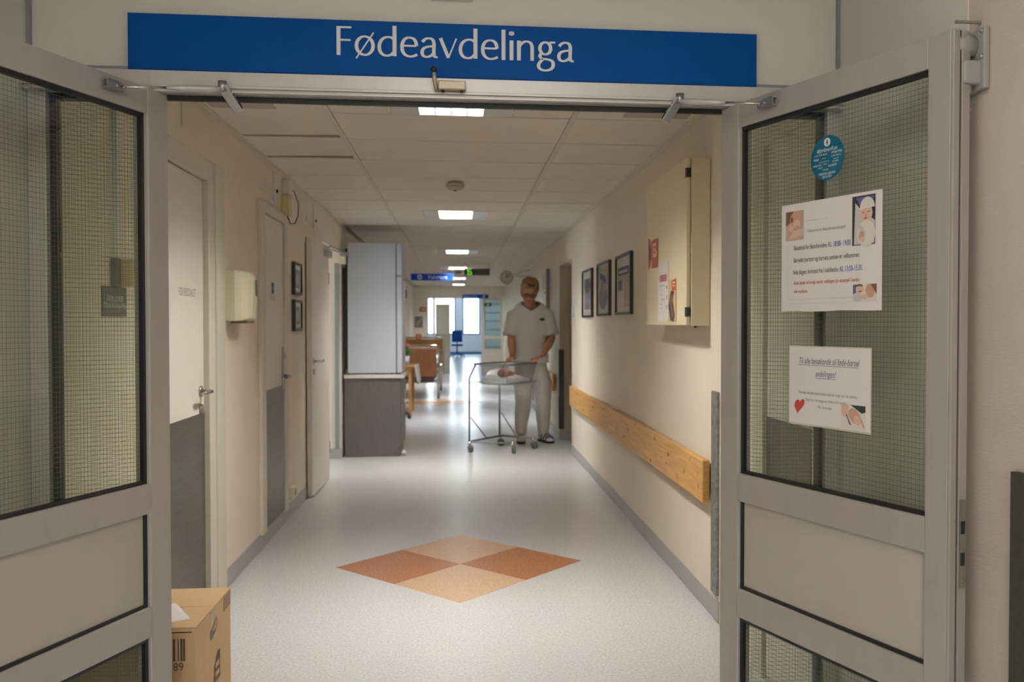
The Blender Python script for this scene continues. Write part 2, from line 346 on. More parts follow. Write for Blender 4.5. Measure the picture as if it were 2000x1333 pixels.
b = B(); b.box(RW-0.024, RW, 2.75, 23.4, CH-0.004, CH+0.02); b.box(RW-0.004, RW, 2.75, 23.4, CH-0.026, CH); struct(b.build('trim_ceiling_right', TGRID), 'cream angle trim between ceiling and right wall', 'trim')
struct(B().box(-1.262, -1.235, 9.2, 23.4, CH-0.02, CH+0.02).build('trim_ceiling_left_far', TGRID), 'cream angle trim above the set back wall', 'trim')
# ceiling lights
def fitting(y0, lm, label):
    t = thing('ceiling_light', label, 'ceiling light', (-0.037, y0+0.3, CH), 0, 'recessed louvre lights along the corridor ceiling')
    b = B(); b.box(-0.297, -0.158, -0.295, 0.295, -0.001, 0.012); b.box(0.152, 0.297, -0.295, 0.295, -0.001, 0.012)
    b.box(-0.158, 0.152, -0.295, -0.282, -0.001, 0.06); b.box(-0.158, 0.152, 0.282, 0.295, -0.001, 0.06)
    b.box(-0.164, -0.158, -0.295, 0.295, 0, 0.06); b.box(0.152, 0.158, -0.295, 0.295, 0, 0.06)
    b.build('housing', WHITE, t)
    B().box(-0.156, 0.150, -0.28, 0.28, 0.040, 0.046).build('diffuser', lm, t)
    for x in (-0.081, -0.004, 0.073): B().box(x-0.003, x+0.003, -0.28, 0.28, 0.0, 0.036).build('fin', WHITE, t)
    lv_ = B()
    for k in range(14): lv_.box(-0.156, 0.150, -0.26+0.04*k-0.0008, -0.26+0.04*k+0.0008, 0.004, 0.036)
    lv_.build('louvre', mat('louvre_aluminium', (0.40, 0.40, 0.40), 0.5, metal=0.3), t, kind='stuff')
    return t
fit_labels = ['bright louvre ceiling light just inside the door head', 'louvre ceiling light beyond the smoke detector', 'louvre ceiling light level with the fridge top', 'louvre ceiling light above the hanging blue arrow sign', 'small looking louvre ceiling light between arrow sign and green display', 'louvre ceiling light furthest along, by the end wall']
for k, r in enumerate((0, 7, 14, 20, 26, 31)): fitting(3.727+0.6*r, LAMP if k < 2 else (LAMP_F if k < 5 else LAMP_E), fit_labels[k])

# ---------------------------------------------------------------- aluminium screen, side lights, door leaves
b = B()
b.box(-1.236, 1.193, 2.62, 2.66, 2.040, 2.104); b.box(-1.236, 1.193, 2.66, 2.73, 2.062, 2.104); b.box(-1.236, 1.193, 2.613, 2.62, 2.054, 2.062); b.box(-1.236, 1.193, 2.607, 2.62, 2.040, 2.047)
b.box(-1.236, -1.186, 2.64, 2.73, 0, 2.062); b.box(1.152, 1.193, 2.64, 2.73, 0, 2.062)
b.box(-0.946, -0.884, 2.66, 2.73, 0, 2.062); b.box(0.838, 0.909, 2.66, 2.73, 0, 2.062)
b.box(-1.236, -0.9, 2.66, 2.73, 0, 0.10); b.box(0.86, 1.193, 2.66, 2.73, 0, 0.10)
b.mi = 1; b.box(-1.236, 1.193, 2.64, 2.66, 2.104, 2.118)
scr = struct(b.build('trim_screen', [ALU_L, MC['grey_sealant']], bevel=0.0015), 'aluminium screen frame around the double door and side lights', 'door frame')
b = B(); b.box(-0.852, 0.815, 2.650, 2.662, 2.025, 2.040)
b.box(-1.186, -0.946, 2.662, 2.70, 2.026, 2.062); b.box(0.909, 1.152, 2.662, 2.70, 2.026, 2.062)
b.box(-1.186, -1.168, 2.664, 2.70, 0.1, 2.026); b.box(1.138, 1.152, 2.664, 2.70, 0.1, 2.026)
b.box(-0.950, -0.946, 2.664, 2.70, 0.1, 2.026); b.box(0.909, 0.913, 2.664, 2.70, 0.1, 2.026)
b.build('gasket', GASK, scr)
def mesh_wire(x0, x1, z0, z1, y, parent, pitch=0.0127, t=0.0007):
    b = B(); x = x0+pitch/2; q = 0.00022
    while x < x1: b.box(x-q, x+q, y-q, y+q, z0, z1); x += 0.011
    z = z0+pitch/2
    while z < z1: b.box(x0, x1, y-t/2, y+t/2, z-t/2, z+t/2); z += pitch
    return b.build('wire_mesh', WIRE, parent, kind='stuff')
for n, x0, x1, lab in ((1, -1.168, -0.950, 'narrow wired side light left of the double door'), (2, 0.913, 1.138, 'narrow wired side light right of the double door')):
    b = B(); b.box(x0, x1, 2.685, 2.70, 0.1, 0.115); b.box(x0, x1, 2.70, 2.72, 2.05, 2.06)
    wn = struct(b.build('window_%d' % n, ALU_L), lab, 'window')
    B().box(x0, x1, 2.678, 2.684, 0.1, 2.022).build('pane', GLASS, wn)
    mesh_wire(x0, x1, 0.1, 2.022, 2.681, wn)

A = math.radians(21.3)
LEAF_T = 0.052
def leaf(name, label, x, rot, sy):
    t = thing(name, label, 'door', (x, 2.648, 0), rot); t['kind'] = 'structure'
    def Y(a, b): return (min(sy*a, sy*b), max(sy*a, sy*b))
    th = Y(0, LEAF_T)
    B().box(0, 0.080, *th, 0.008, 2.040).build('stile', ALU, t, bevel=0.002)
    B().box(0.762, 0.824, *th, 0.008, 2.040).build('stile', ALU, t, bevel=0.002)
    B().box(0.825, 0.832, *Y(0, 0.020), 0.008, 2.040).build('edge_profile', ALU, t, bevel=0.001)
    B().box(0.8245, 0.829, *Y(0.020, 0.026), 0.008, 2.040).build('edge_seal', GASK, t)
    B().box(0.825, 0.834, *Y(0.026, LEAF_T), 0.008, 2.040).build('edge_profile', ALU, t, bevel=0.001)
    for z0, z1 in ((1.966, 2.040), (0.828, 0.914), (0.472, 0.560), (0.008, 0.115)):
        B().box(0.0805, 0.7615, *Y(0.0008, LEAF_T-0.001), z0, z1).build('rail', ALU, t, bevel=0.002)
    B().box(0.094, 0.7615, *Y(0.014, 0.038), 0.560, 0.828).build('panel', PANEL, t)
    for z0, z1 in ((0.914, 1.966), (0.560, 0.828), (0.115, 0.472)):
        g = B(); s = 0.012; gy = Y(0.009, 0.022)
        g.box(0.0875, 0.0875+s, *gy, z0, z1); g.box(0.762-s*0.35, 0.762, *gy, z0, z1)
        g.box(0.0875, 0.762, *gy, z0, z0+s*0.8)
        if z0 != 0.560: g.box(0.0875, 0.762, *gy, z1-s, z1)
        B().box(0.080, 0.0874, *Y(0.002, 0.034), z0, z1).build('glazing_bead', ALU_L, t)
        g.build('gasket', GASK, t)
        if z0 != 0.560:
            B().box(0.09, 0.758, *Y(0.023, 0.029), z0+0.008, z1-0.008).build('glass_pane', GLASS, t)
            mesh_wire(0.092, 0.757, z0+0.01, z1-0.012, sy*0.026, t)
    # lock fore-end on the closing edge
    B().box(0.8342, 0.8362, *Y(0.028, 0.048), 0.76, 0.965).build('lock_plate', CHROME_D, t, label='satin steel lock plate')
    g = B(); g.box(0.8355, 0.8368, *Y(0.031, 0.045), 0.885, 0.915); g.box(0.8355, 0.8368, *Y(0.031, 0.045), 0.812, 0.842); g.build('lock_hole', BLACK, t)
    for z in (0.952, 0.864, 0.775): B().cyl((0.836, sy*0.038, z), (0.8372, sy*0.038, z), 0.004, 10).build('screw', CHROME_D, t)
    return t
leafR = leaf('door_2', 'open aluminium door leaf carrying the two white notices', 0.812, -PI/2+A, 1)
leafL = leaf('door_1', 'open aluminium door leaf without notices, beside the cardboard box', -0.850, -PI/2-A, -1)
# scuff scratches near the hinge stile are in the aluminium's noise; closer arms
def closer(label, sx, shoe_s, leaf_x, rot, sgn):
    d = Vector((math.cos(rot), math.sin(rot), 0)); nrm = Vector((-sgn*math.cos(A), -math.sin(A), 0))
    shoe = Vector((leaf_x, 2.648, 2.008))+d*shoe_s+nrm*0.012
    sp = Vector((sx, 2.590, 2.052))
    t = thing('door_closer', label, 'door closer', (sx, 2.60, 2.03), 0, 'overhead door closer arms')
    e1 = Vector((sx-sgn*0.036, 2.635, 1.994))
    b = B(); b.cyl(sp+Vector((0, 0, -0.014)), sp+Vector((0, 0, 0.016)), 0.0125, 18); b.build('spindle', CHROME_D, t, w=True)
    dd = (e1-sp).normalized(); sd = Vector((1, 0, 0)); sd = (sd-dd*sd.dot(dd)).normalized(); up = dd.cross(sd)
    M = Matrix((( sd.x, up.x, dd.x, sp.x), (sd.y, up.y, dd.y, sp.y), (sd.z, up.z, dd.z, sp.z), (0, 0, 0, 1)))
    B().box(-0.014, 0.014, -0.007, 0.007, -0.004, (e1-sp).length, M, bev=0.002).build('arm', CHROME, t, w=True)
    sp2 = sp+Vector((0, -0.004, -0.008)); mid = sp2.lerp(shoe, 0.55)
    B().tube([sp2, sp2.lerp(shoe, 0.12), sp2.lerp(shoe, 0.4), mid], [0.007, 0.009, 0.0085, 0.005], 12).build('rod', ALU_L, t, w=True, label='pale tapered connecting rod')
    B().tube([mid, shoe], 0.0035, 10).build('rod', CHROME, t, w=True)
    b = B(); ang = rot; Mz = Matrix.Translation(shoe) @ Matrix.Rotation(ang, 4, 'Z')
    b.box(-0.024, 0.0, -0.006, 0.006, -0.009, 0.009, Mz, bev=0.002); b.box(0.0, 0.042, -0.008 if sgn > 0 else 0.004, -0.004 if sgn > 0 else 0.008, -0.011, 0.011, Mz); b.box(-0.004, 0.042, -0.008, 0.010, -0.012, -0.009, Mz); b.box(-0.004, 0.042, -0.008, 0.010, 0.009, 0.012, Mz)
    b.build('shoe', CHROME_D, t, w=True)
    for s in (0.006, 0.030): B().cyl(Mz @ Vector((s-0.02, -sgn*0.012, 0)), Mz @ Vector((s-0.02, -sgn*0.004, 0)), 0.004, 10).build('screw', CHROME, t, w=True)
closer('slim steel closer arm reaching right to the leaf with notices', 0.664, 0.21, 0.812, -PI/2+A, 1)
closer('slim steel closer arm reaching left to the plain leaf', -0.679, 0.21, -0.850, -PI/2-A, -1)
# door coordinator with roller lever on the head
t = thing('door_latch', 'small brass toned latch with black roller under the blue sign', 'latch', (-0.02, 2.62, 2.06))
B().box(-0.063, 0.018, 2.585, 2.62, 2.062, 2.088, bev=0.003).build('body', mat('brass_toned_steel', (0.50, 0.44, 0.33), 0.4, metal=0.4), t, w=True)
B().tube([(-0.068, 2.60, 2.062), (-0.074, 2.592, 2.095), (-0.075, 2.59, 2.112)], [0.006, 0.0065, 0.005], 10).build('lever', MC['brass_toned_steel'], t, w=True)
B().ball((-0.076, 2.588, 2.12), 0.0095).build('roller', BLACK, t, w=True)
for x in (-0.05, 0.006): B().ball((x, 2.60, 2.060), 0.005, 0.006, 0.004).build('screw', BLACK, t, w=True)
tag(B().box(-0.086, 0.038, 2.63, FY-0.001, 2.344, 2.42).build('wall_plate', WHITE), 'white plate on the bulkhead above the blue sign', 'plate')

# ---------------------------------------------------------------- blue department sign
SG = thing('department_sign', 'long blue department sign with white lettering above the double door', 'sign', (-0.018, 2.628, 2.188))
B().box(-0.935, 0.935, 0.0, 0.024, -0.081, 0.081, bev=0.0015).build('panel', BLUE, SG)
def bez(p, n=14):
    out = []
    for i in range(0, len(p)-1, 3):
        a, b_, c, d = [Vector((q[0], q[1])) for q in p[i:i+4]]
        for k in range(n + (1 if i+4 >= len(p) else 0)):
            t = k/n; out.append(a*(1-t)**3+b_*3*t*(1-t)**2+c*3*t*t*(1-t)+d*t**3)
    return out
def oval(cx, cy, rx, ry, n=36): return [Vector((cx+rx*math.cos(2*PI*k/n), cy+ry*math.sin(2*PI*k/n))) for k in range(n+1)]
TH, TN = 0.175, 0.095
GL = {
 'F': (0.86, [[(.12, 0), (.12, 1.40)], [(.12, 1.355), (.74, 1.355)], [(.12, .74), (.70, .74)]]),
 'ø': (1.10, [oval(.52, .49, .40, .45), [(.10, -.14), (.95, 1.14)]]),
 'd': (1.10, [bez([(.86, .80), (.75, .97), (.52, .98), (.36, .90), (.06, .74), (.04, .24), (.30, .08), (.50, -.02), (.74, .05), (.86, .28)]), [(.86, .02), (.86, 1.50)]]),
 'e': (0.98, [[(.14, .55), (.82, .55)], bez([(.82, .55), (.82, .86), (.66, .95), (.48, .95), (.22, .95), (.11, .70), (.12, .47), (.12, .18), (.32, .02), (.54, .03), (.68, .04), (.78, .08), (.86, .14)])]),
 'a': (0.96, [bez([(.14, .76), (.24, .92), (.36, .95), (.46, .95), (.62, .95), (.70, .85), (.70, .68), (.70, .45), (.68, .3), (.70, .14), (.72, .04), (.80, .03), (.88, .04)]), bez([(.70, .58), (.50, .54), (.12, .56), (.12, .25), (.12, .04), (.30, .02), (.40, .04), (.52, .06), (.64, .16), (.69, .24)])]),
 'v': (0.92, [[(.06, .98), (.45, .02)], [(.45, .02), (.84, .98)]]),
 'l': (0.40, [[(.17, 0), (.17, 1.50)]]),
 'i': (0.40, [[(.17, 0), (.17, .98)], oval(.17, 1.32, .055, .055, 12)]),
 'n': (1.02, [[(.14, 0), (.14, .98)], bez([(.14, .66), (.24, .86), (.40, .96), (.54, .95), (.74, .94), (.80, .80), (.80, .60), (.80, .40), (.80, .2), (.80, 0)])]),
 'g': (1.00, [oval(.44, .64, .27, .30), bez([(.26, .40), (.14, .30), (.14, .18), (.28, .13), (.44, .08), (.84, .14), (.84, -.14), (.84, -.40), (.60, -.46), (.44, -.46), (.22, -.46), (.08, -.34), (.10, -.20), (.12, -.08), (.22, 0), (.32, .10)]), bez([(.62, .86), (.70, .95), (.80, .96), (.94, .93)])]),
}
U, px = 0.0605, -0.345
for ch in 'Fødeavdelinga':
    adv, strokes = GL[ch]; b = B()
    for k, st in enumerate(strokes):
        pts = [Vector((q[0], q[1])) for q in st]; L, R = [], []
        for i in range(len(pts)):
            d = pts[min(i+1, len(pts)-1)]-pts[max(i-1, 0)]
            if (pts[0]-pts[-1]).length < 1e-6 and i in (0, len(pts)-1): d = pts[1]-pts[-2]
            d.normalize(); wd = TN+(TH-TN)*abs(d.y)**1.3
            if ch == 'v' and k == 1 or ch == 'ø' and k == 1: wd = TN*0.8
            nn = Vector((-d.y, d.x))*wd/2
            if abs(pts[0].x-pts[-1].x) < 1e-6 and len(pts) == 2:    # flared stems
                nn *= 1.08 if i == 0 else 1.12
            L.append(pts[i]+nn); R.append(pts[i]-nn)
        yy = -0.0012-0.00015*k
        for i in range(len(pts)-1):
            b.quad(*[(px+q.x*U, yy, q.y*U-0.0235+0.0005) for q in (L[i], L[i+1], R[i+1], R[i])])
    b.build('letter', LETTER, SG); px += adv*U*1.0
# the tilt of the lettering follows the panel: no extra work needed

# ---------------------------------------------------------------- notices on the right leaf
def on_leaf(name, label, cat, s, z, y=0.0195):
    d = Vector((math.cos(-PI/2+A), math.sin(-PI/2+A), 0)); n = Vector((-d.y, d.x, 0))
    return thing(name, label, cat, Vector((0.812, 2.648, z))+d*s+n*y, -PI/2+A)
T1 = on_leaf('notice', 'larger white visiting hours notice with three baby photos on the glass', 'notice', 0.433, 1.557)
b = B(); N = 12; b.sm = True
prev = None
for i in range(N+1):
    x = -0.181+0.362*i/N; yo = 0.0004*math.sin(i*1.1)
    cur = ((x, yo-0.0008, -0.152+0.001*math.sin(i)), (x, yo-0.0008, 0.1515), (x, yo, 0.1515), (x, yo, -0.152+0.001*math.sin(i)))
    if prev:
        b.quad(prev[0], cur[0], cur[1], prev[1]); b.quad(prev[2], cur[2], cur[3], prev[3])
    prev = cur
b.build('sheet', PAPER, T1)
Yp = -0.0016
text(T1, 'Velkommen til føde-barselavdelingen!', -0.078, 0.070, 0.0125, GREY_T, Yp, sx=0.74)
text(T1, 'Besøkstid for Besteforeldre:', -0.130, 0.026, 0.0185, DARK, Yp, sx=0.60)
text(T1, 'Kl. 18:00- 19:00', 0.000, 0.026, 0.0205, BLUE_T, Yp, sx=0.60)
text(T1, 'Barnefar/partner og barnets søsken er velkommen', -0.131, -0.008, 0.0185, DARK, Yp, sx=0.632)
text(T1, 'hele dagen, bortsett fra i «stilletid»:', -0.133, -0.042, 0.0185, DARK, Yp, sx=0.645)
text(T1, 'Kl. 13:30-15:30.', 0.042, -0.042, 0.0205, BLUE_T, Yp, sx=0.60)
text(T1, 'Annet besøk må foregå utenfor avdelingen, for eksempel i kantina', -0.131, -0.072, 0.0145, RED_T, Yp, sx=0.62)
text(T1, 'eller vestibylen.', -0.129, -0.096, 0.0145, RED_T, Yp, sx=0.60)
b = B()
for q in ((-0.155, 0.100, -0.118, -0.1172), (-0.155, 0.0, 0.0985, 0.0993), (-0.155, -0.1543, -0.118, 0.06), (0.0995, 0.1003, -0.1172, 0.02), (-0.15, 0.085, -0.130, -0.1294), (0.108, 0.1086, -0.10, 0.02)): b.quad(*[(p[0], Yp, p[1]) for p in rect(*q)])
b.build('border_line', mat('border_print', (0.55, 0.53, 0.52), 0.7), T1)
sk1 = flat('photo_skin', (0.62, 0.36, 0.26)); sk2 = flat('photo_skin_pale', (0.72, 0.50, 0.40)); wh = flat('photo_white', (0.74, 0.70, 0.66)); dk = flat('photo_dark', (0.04, 0.035, 0.05)); br = flat('photo_brown', (0.22, 0.11, 0.07)); lv = flat('photo_blue', (0.12, 0.12, 0.32)); gn = flat('photo_green_dark', (0.03, 0.06, 0.045)); gy = flat('photo_cloth', (0.60, 0.57, 0.55))
x0, x1, z0, z1 = -0.172, -0.102, 0.050, 0.131
patch(T1, 'photo_print', [(flat('photo_tan', (0.56, 0.40, 0.30)), rect(x0, x1, z0, z1)), (br, [(x0, z1), (x0+0.03, z1), (x0+0.02, z0+0.05), (x0, z0+0.04)]), (sk1, ell(-0.130, 0.106, 0.026, 0.024)), (sk2, ell(-0.128, 0.094, 0.014, 0.012)), (br, ell(-0.148, 0.107, 0.005, 0.008)), (sk2, ell(-0.150, 0.083, 0.010, 0.008)), (sk1, ell(-0.127, 0.083, 0.009, 0.007)), (sk2, [(x0+0.01, z0), (x1, z0+0.012), (x1, z0+0.03), (-0.14, z0+0.026), (x0+0.014, z0+0.008)])], Yp).location.x = 0.009
x0, x1, z0, z1 = 0.079, 0.155, 0.016, 0.143
patch(T1, 'photo_print', [(dk, rect(x0, x1, z0, z1)), (gy, [(x0+0.006, z0+0.002), (x1-0.002, z0+0.002), (x1-0.001, z0+0.06), (x0+0.03, z0+0.09), (x0+0.010, z0+0.11)]), (lv, [(x0+0.012, z1-0.004), (x1-0.004, z1-0.003), (x1-0.004, z1-0.012), (x0+0.03, z1-0.03)]), (sk2, ell(0.126, 0.097, 0.020, 0.023)), (wh, ell(0.129, 0.112, 0.024, 0.026, 24, 0.12, -0.15, PI+0.1)), (br, rect(0.112, 0.120, 0.098, 0.100)), (br, rect(0.129, 0.138, 0.099, 0.101)), (sk1, ell(0.124, 0.091, 0.0035, 0.004)), (flat('photo_lip', (0.50, 0.15, 0.14)), ell(0.124, 0.084, 0.006, 0.0022)), (wh, ell(0.126, 0.045, 0.030, 0.034)), (gy, ell(0.112, 0.052, 0.008, 0.02, 16, 0.5)), (sk1, ell(0.110, 0.040, 0.009, 0.012)), (sk2, ell(0.113, 0.030, 0.008, 0.007))], Yp).location.x = 0.005
x0, x1, z0, z1 = 0.082, 0.160, -0.130, -0.085
patch(T1, 'photo_print', [(wh, rect(x0, x1, z0, z1)), (lv, [(x0, z1), (x0+0.022, z1), (x0+0.012, z1-0.02), (x0, z1-0.026)]), (sk2, ell(0.104, -0.098, 0.013, 0.0125)), (br, ell(0.104, -0.090, 0.012, 0.006, 16, 0, 0, PI)), (br, ell(0.106, -0.103, 0.006, 0.0014)), (sk1, ell(0.139, -0.102, 0.015, 0.018, 20, 0.3)), (br, [(0.140, z1), (x1, z1), (x1, -0.112), (0.152, -0.100)]), (gy, ell(0.098, -0.120, 0.016, 0.009)), (sk2, ell(0.122, -0.117, 0.010, 0.007))], Yp).location.x = 0.006
T2 = on_leaf('notice', 'smaller white notice with red heart hanging on the lower glass', 'notice', 0.434, 1.199)
B().box(-0.149, 0.149, -0.0006, 0.0004, -0.112, 0.110).build('sleeve', mat('clear_sleeve', (0.62, 0.61, 0.53), 0.25), T2)
B().box(-0.146, 0.146, -0.0016, -0.0008, -0.107, 0.107).build('sheet', PAPER, T2)
Yp = -0.0022
text(T2, 'Til alle besøkende til føde-barsel', 0.0, 0.068, 0.0245, mat('indigo_print', (0.13, 0.13, 0.26), 0.7), Yp, ax='CENTER', sx=0.68, shear=0.25)
text(T2, 'avdelingen!', -0.008, 0.034, 0.0245, MC['indigo_print'], Yp, ax='CENTER', sx=0.68, shear=0.25)
b = B(); b.quad(*[(p[0], Yp, p[1]) for p in rect(-0.112, 0.108, 0.0562, 0.0572)]); b.quad(*[(p[0], Yp, p[1]) for p in rect(-0.046, 0.030, 0.0215, 0.0225)]); b.build('underline', MC['indigo_print'], T2)
text(T2, 'Vennligst vask eller sprit hendene dine før du går inn i vår avdeling.', -0.002, -0.020, 0.0112, GREY_T, Yp, ax='CENTER', sx=0.70)
text(T2, 'Dette for å forebygge evt. Smitte til de nyfødte.', -0.006, -0.039, 0.0112, GREY_T, Yp, ax='CENTER', sx=0.70)
text(T2, 'Mvh. Personalet.', -0.010, -0.057, 0.0112, GREY_T, Yp, ax='CENTER', sx=0.70)
hp = []
for k in range(40):
    a = 2*PI*k/40; hx = 16*math.sin(a)**3; hz = 13*math.cos(a)-5*math.cos(2*a)-2*math.cos(3*a)-math.cos(4*a)
    u, v = hx*0.00125, hz*0.00155; hp.append((-0.107+u*math.cos(-0.28)-v*math.sin(-0.28)*-1*-1, -0.058+v*math.cos(0.28)+u*0.10))
patch(T2, 'heart_print', [(flat('heart_red', (0.58, 0.07, 0.05)), hp)], Yp)
x0, x1, z0, z1 = 0.050, 0.132, -0.104, -0.041
patch(T2, 'photo_print', [(wh, rect(x0, x1, z0, z1)), (sk2, [(x0, z1), (x0+0.024, z1), (x0+0.026, z0+0.03), (x0+0.010, z0+0.03), (x0, z0+0.036)]), (gn, [(x0+0.032, z1), (x1, z1), (x1, z1-0.016), (x1-0.012, z1-0.020)]), (sk1, ell(0.096, -0.070, 0.024, 0.017, 20, -0.75)), (sk2, ell(0.105, -0.080, 0.014, 0.011, 20, -0.7)), (br, [(0.064, -0.064), (0.070, -0.068), (0.086, -0.095), (0.078, -0.092)]), (sk1, [(0.112, -0.07), (0.122, -0.078), (0.131, -0.098), (0.124, -0.096)])], Yp)
T3 = on_leaf('sticker', 'round teal sticker with white midwife slogan high on the glass', 'sticker', 0.425, 1.818, 0.021)
B().prism([(p[0], 0, p[1]) for p in ell(0, 0, 0.0605, 0.0605, 40)], (0, -0.0006, 0)).build('disc', TEAL, T3)
Yp = -0.0012
b = B(); b.mi = 0; b.poly([(p[0], Yp, p[1]) for p in ell(0, 0.042, 0.0115, 0.0115, 24)]); b.mi = 1
b.poly([(p[0], Yp-0.0004, p[1]) for p in ell(0, 0.0475, 0.0022, 0.0026, 12)]); b.poly([(p[0], Yp-0.0004, p[1]) for p in [(-0.004, 0.0385), (0.004, 0.0385), (0.0022, 0.045), (-0.0022, 0.045)]]); b.poly([(p[0], Yp-0.0004, p[1]) for p in ell(0, 0.0355, 0.0018, 0.0018, 10)])
b.build('emblem', [LETTER, DARK], T3)
ST = mat('sticker_print', (0.62, 0.70, 0.72), 0.6)
text(T3, '#JordmorKan', 0, 0.0225, 0.0165, LETTER, Yp, ax='CENTER', sx=0.80, bold=0.0006)
for s, x, z, h, bo in (('abort', -0.043, 0.0105, 0.006, 0), ('sikre gode fødsler', -0.02, 0.011, 0.0075, 0.0002), ('svangerskap', 0.034, 0.0125, 0.0105, 0.0004), ('fødsel', -0.040, 0.0, 0.0105, 0.0005), ('veilede', -0.012, 0.001, 0.006, 0), ('samlivsrådgiving', 0.032, 0.0025, 0.007, 0.0002), ('amming og ernæring', -0.012, -0.0085, 0.006, 0), ('seksualitet', 0.032, -0.006, 0.006, 0), ('celleprøver', -0.036, -0.016, 0.009, 0.0003), ('abort', -0.006, -0.0155, 0.007, 0.0002), ('prevensjon', 0.030, -0.012, 0.007, 0.0003), ('ultralyd', -0.024, -0.0235, 0.007, 0.0001), ('barseltid', 0.019, -0.0215, 0.0115, 0.0005), ('foreldre', -0.004, -0.031, 0.008, 0)):
    text(T3, s, x, z, h, LETTER if bo > 0.0002 else ST, Yp, ax='CENTER', sx=0.75, bold=bo)
text(T3, 'SPØRR MED JORDMOR', 0.0, -0.0420, 0.0090, LETTER, Yp, ax='CENTER', sx=0.66, bold=0.0004)
text(T3, 'DER DU BOR', 0.0, -0.0505, 0.0090, LETTER, Yp, ax='CENTER', sx=0.66, bold=0.0004)

# ---------------------------------------------------------------- magnetic door holder on right side wall
t = thing('door_holder', 'grey electromagnetic door holder on the woven wall behind the right leaf', 'door holder', (1.195, 1.90, 1.88))
B().box(1.180, 1.195, 1.865, 1.955, 1.905, 2.045, bev=0.003).build('back_plate', mat('grey_enamel', (0.36, 0.36, 0.36), 0.4), t, w=True)
B().lathe([(0.026, 0), (0.026, 0.016), (0.030, 0.020), (0.030, 0.052), (0.024, 0.056)], M=Matrix.Translation((1.183, 1.91, 2.010)) @ Matrix.Rotation(-PI/2, 4, 'Y')).build('magnet', MC['grey_enamel'], t, w=True)
B().box(1.140, 1.186, 1.878, 1.945, 1.918, 1.972, bev=0.006).build('terminal_box', MC['grey_enamel'], t, w=True)
B().cyl((1.162, 1.905, 1.922), (1.162, 1.905, 1.900), 0.013).build('cable_gland', MC['grey_enamel'], t, w=True)
B().tube([(1.162, 1.905, 1.90), (1.162, 1.908, 1.885), (1.172, 1.915, 1.872), (1.188, 1.93, 1.870)], 0.005).build('cable', WHITE, t, w=True)
for y, z in ((1.872, 2.036), (1.872, 1.978), (1.948, 2.036)): B().ball((1.179, y, z), 0.005, n=10, m=6).build('screw', CHROME_D, t, w=True)
tag(B().box(1.135, 1.194, 1.90, 1.906, 2.062, 2.068).build('armature_pin', CHROME_D), 'thin steel pin sticking out above the door holder', 'pin')

# ---------------------------------------------------------------- cardboard box with paper
t = thing('cardboard_box', 'brown cardboard box standing inside the left door leaf', 'box', (-1.0, 3.0, 0))
X0, X1, Y0, Y1, H = -1.19, -0.826, 2.795, 3.21, 0.42
b = B(); b.box(X0, X1, Y0, Y1, 0.001, H-0.004); b.build('carton', CARD, t, w=True, bevel=0.003)
B().box(X0, X1+0.001, Y0+0.002, (Y0+Y1)/2-0.001, H-0.004, H).build('flap', CARD, t, w=True)
B().box(X0, X1+0.001, (Y0+Y1)/2+0.001, Y1, H-0.004, H).build('flap', CARD, t, w=True)
B().box(X0, X1-0.012, Y0-0.0015, Y0+0.004, H-0.016, H-0.0135).build('slit', BLACK, t, w=True)
xe = X1+0.0012
b = B(); b.mi = 0; b.poly([(xe, Y0+0.155, 0.335), (xe, Y0+0.165, 0.318), (xe, Y0+0.215, 0.330), (xe, Y0+0.245, 0.345), (xe, Y0+0.245, 0.365), (xe, Y0+0.228, 0.378), (xe, Y0+0.165, 0.352)])
b.mi = 1; b.poly([(xe+0.0006, Y0+0.175, 0.337), (xe+0.0006, Y0+0.215, 0.340), (xe+0.0006, Y0+0.245, 0.347), (xe+0.0006, Y0+0.245, 0.365), (xe+0.0006, Y0+0.228, 0.378), (xe+0.0006, Y0+0.172, 0.354)])
b.build('hand_hole', [BLACK, mat('card_inner', (0.42, 0.27, 0.13), 0.85)], t, w=True)
B().box(X1, X1+0.0008, Y0+0.165, Y0+0.205, 0.352, H).build('tape', TAPE, t, w=True)
B().box(X1, X1+0.0008, Y0+0.32, Y0+0.41, 0.362, H-0.008).build('label', mat('taupe_label', (0.30, 0.20, 0.12), 0.7), t, w=True)
b = B()
for k, q in enumerate((0, .012, .02, .034, .04, .052, .066, .072, .082, .096, .104, .112)): b.box(X1-0.150+q, X1-0.150+q+(0.006 if k % 3 else 0.003), Y0-0.001, Y0, 0.315, 0.385)
b.build('barcode', CARD_D, t, w=True)
tx = text(t, '89', 0, 0, 0.036, CARD_D, 0, ax='CENTER', sx=0.9); tx.location = (X1-0.052-(-1.0), Y0-0.0015-3.0, 0.296)
b = B(); b.mi = 0
yy = lambda u: Y0+0.20+u
b.poly([(xe, yy(0), 0.16), (xe, yy(0.07), 0.16), (xe, yy(0.07), 0.255), (xe, yy(0.04), 0.255), (xe, yy(0), 0.215)]); b.mi = 1
for z in (0.175, 0.205): b.poly([(xe+0.0006, yy(0.012), z), (xe+0.0006, yy(0.058), z), (xe+0.0006, yy(0.058), z+0.018), (xe+0.0006, yy(0.012), z+0.018)])
b.build('print_mark', [CARD_D, CARD], t, w=True)
b = B(); b.sm = True
qa, qb, qc, qd = (Vector(q) for q in ((-0.945, 2.835, 0), (-0.864, 2.875, 0), (-0.965, 3.05, 0), (-1.06, 2.99, 0)))
g = [[tuple((qa*(1-u)+qb*u)*(1-v)+(qd*(1-u)+qc*u)*v+Vector((0, 0, H+0.0008+0.010*max(0, 0.4-u)*max(0, 0.4-v)*6))) for u in [i/8 for i in range(9)]] for v in [j/5 for j in range(6)]]
V = [[b.bm.verts.new(p) for p in r] for r in g]
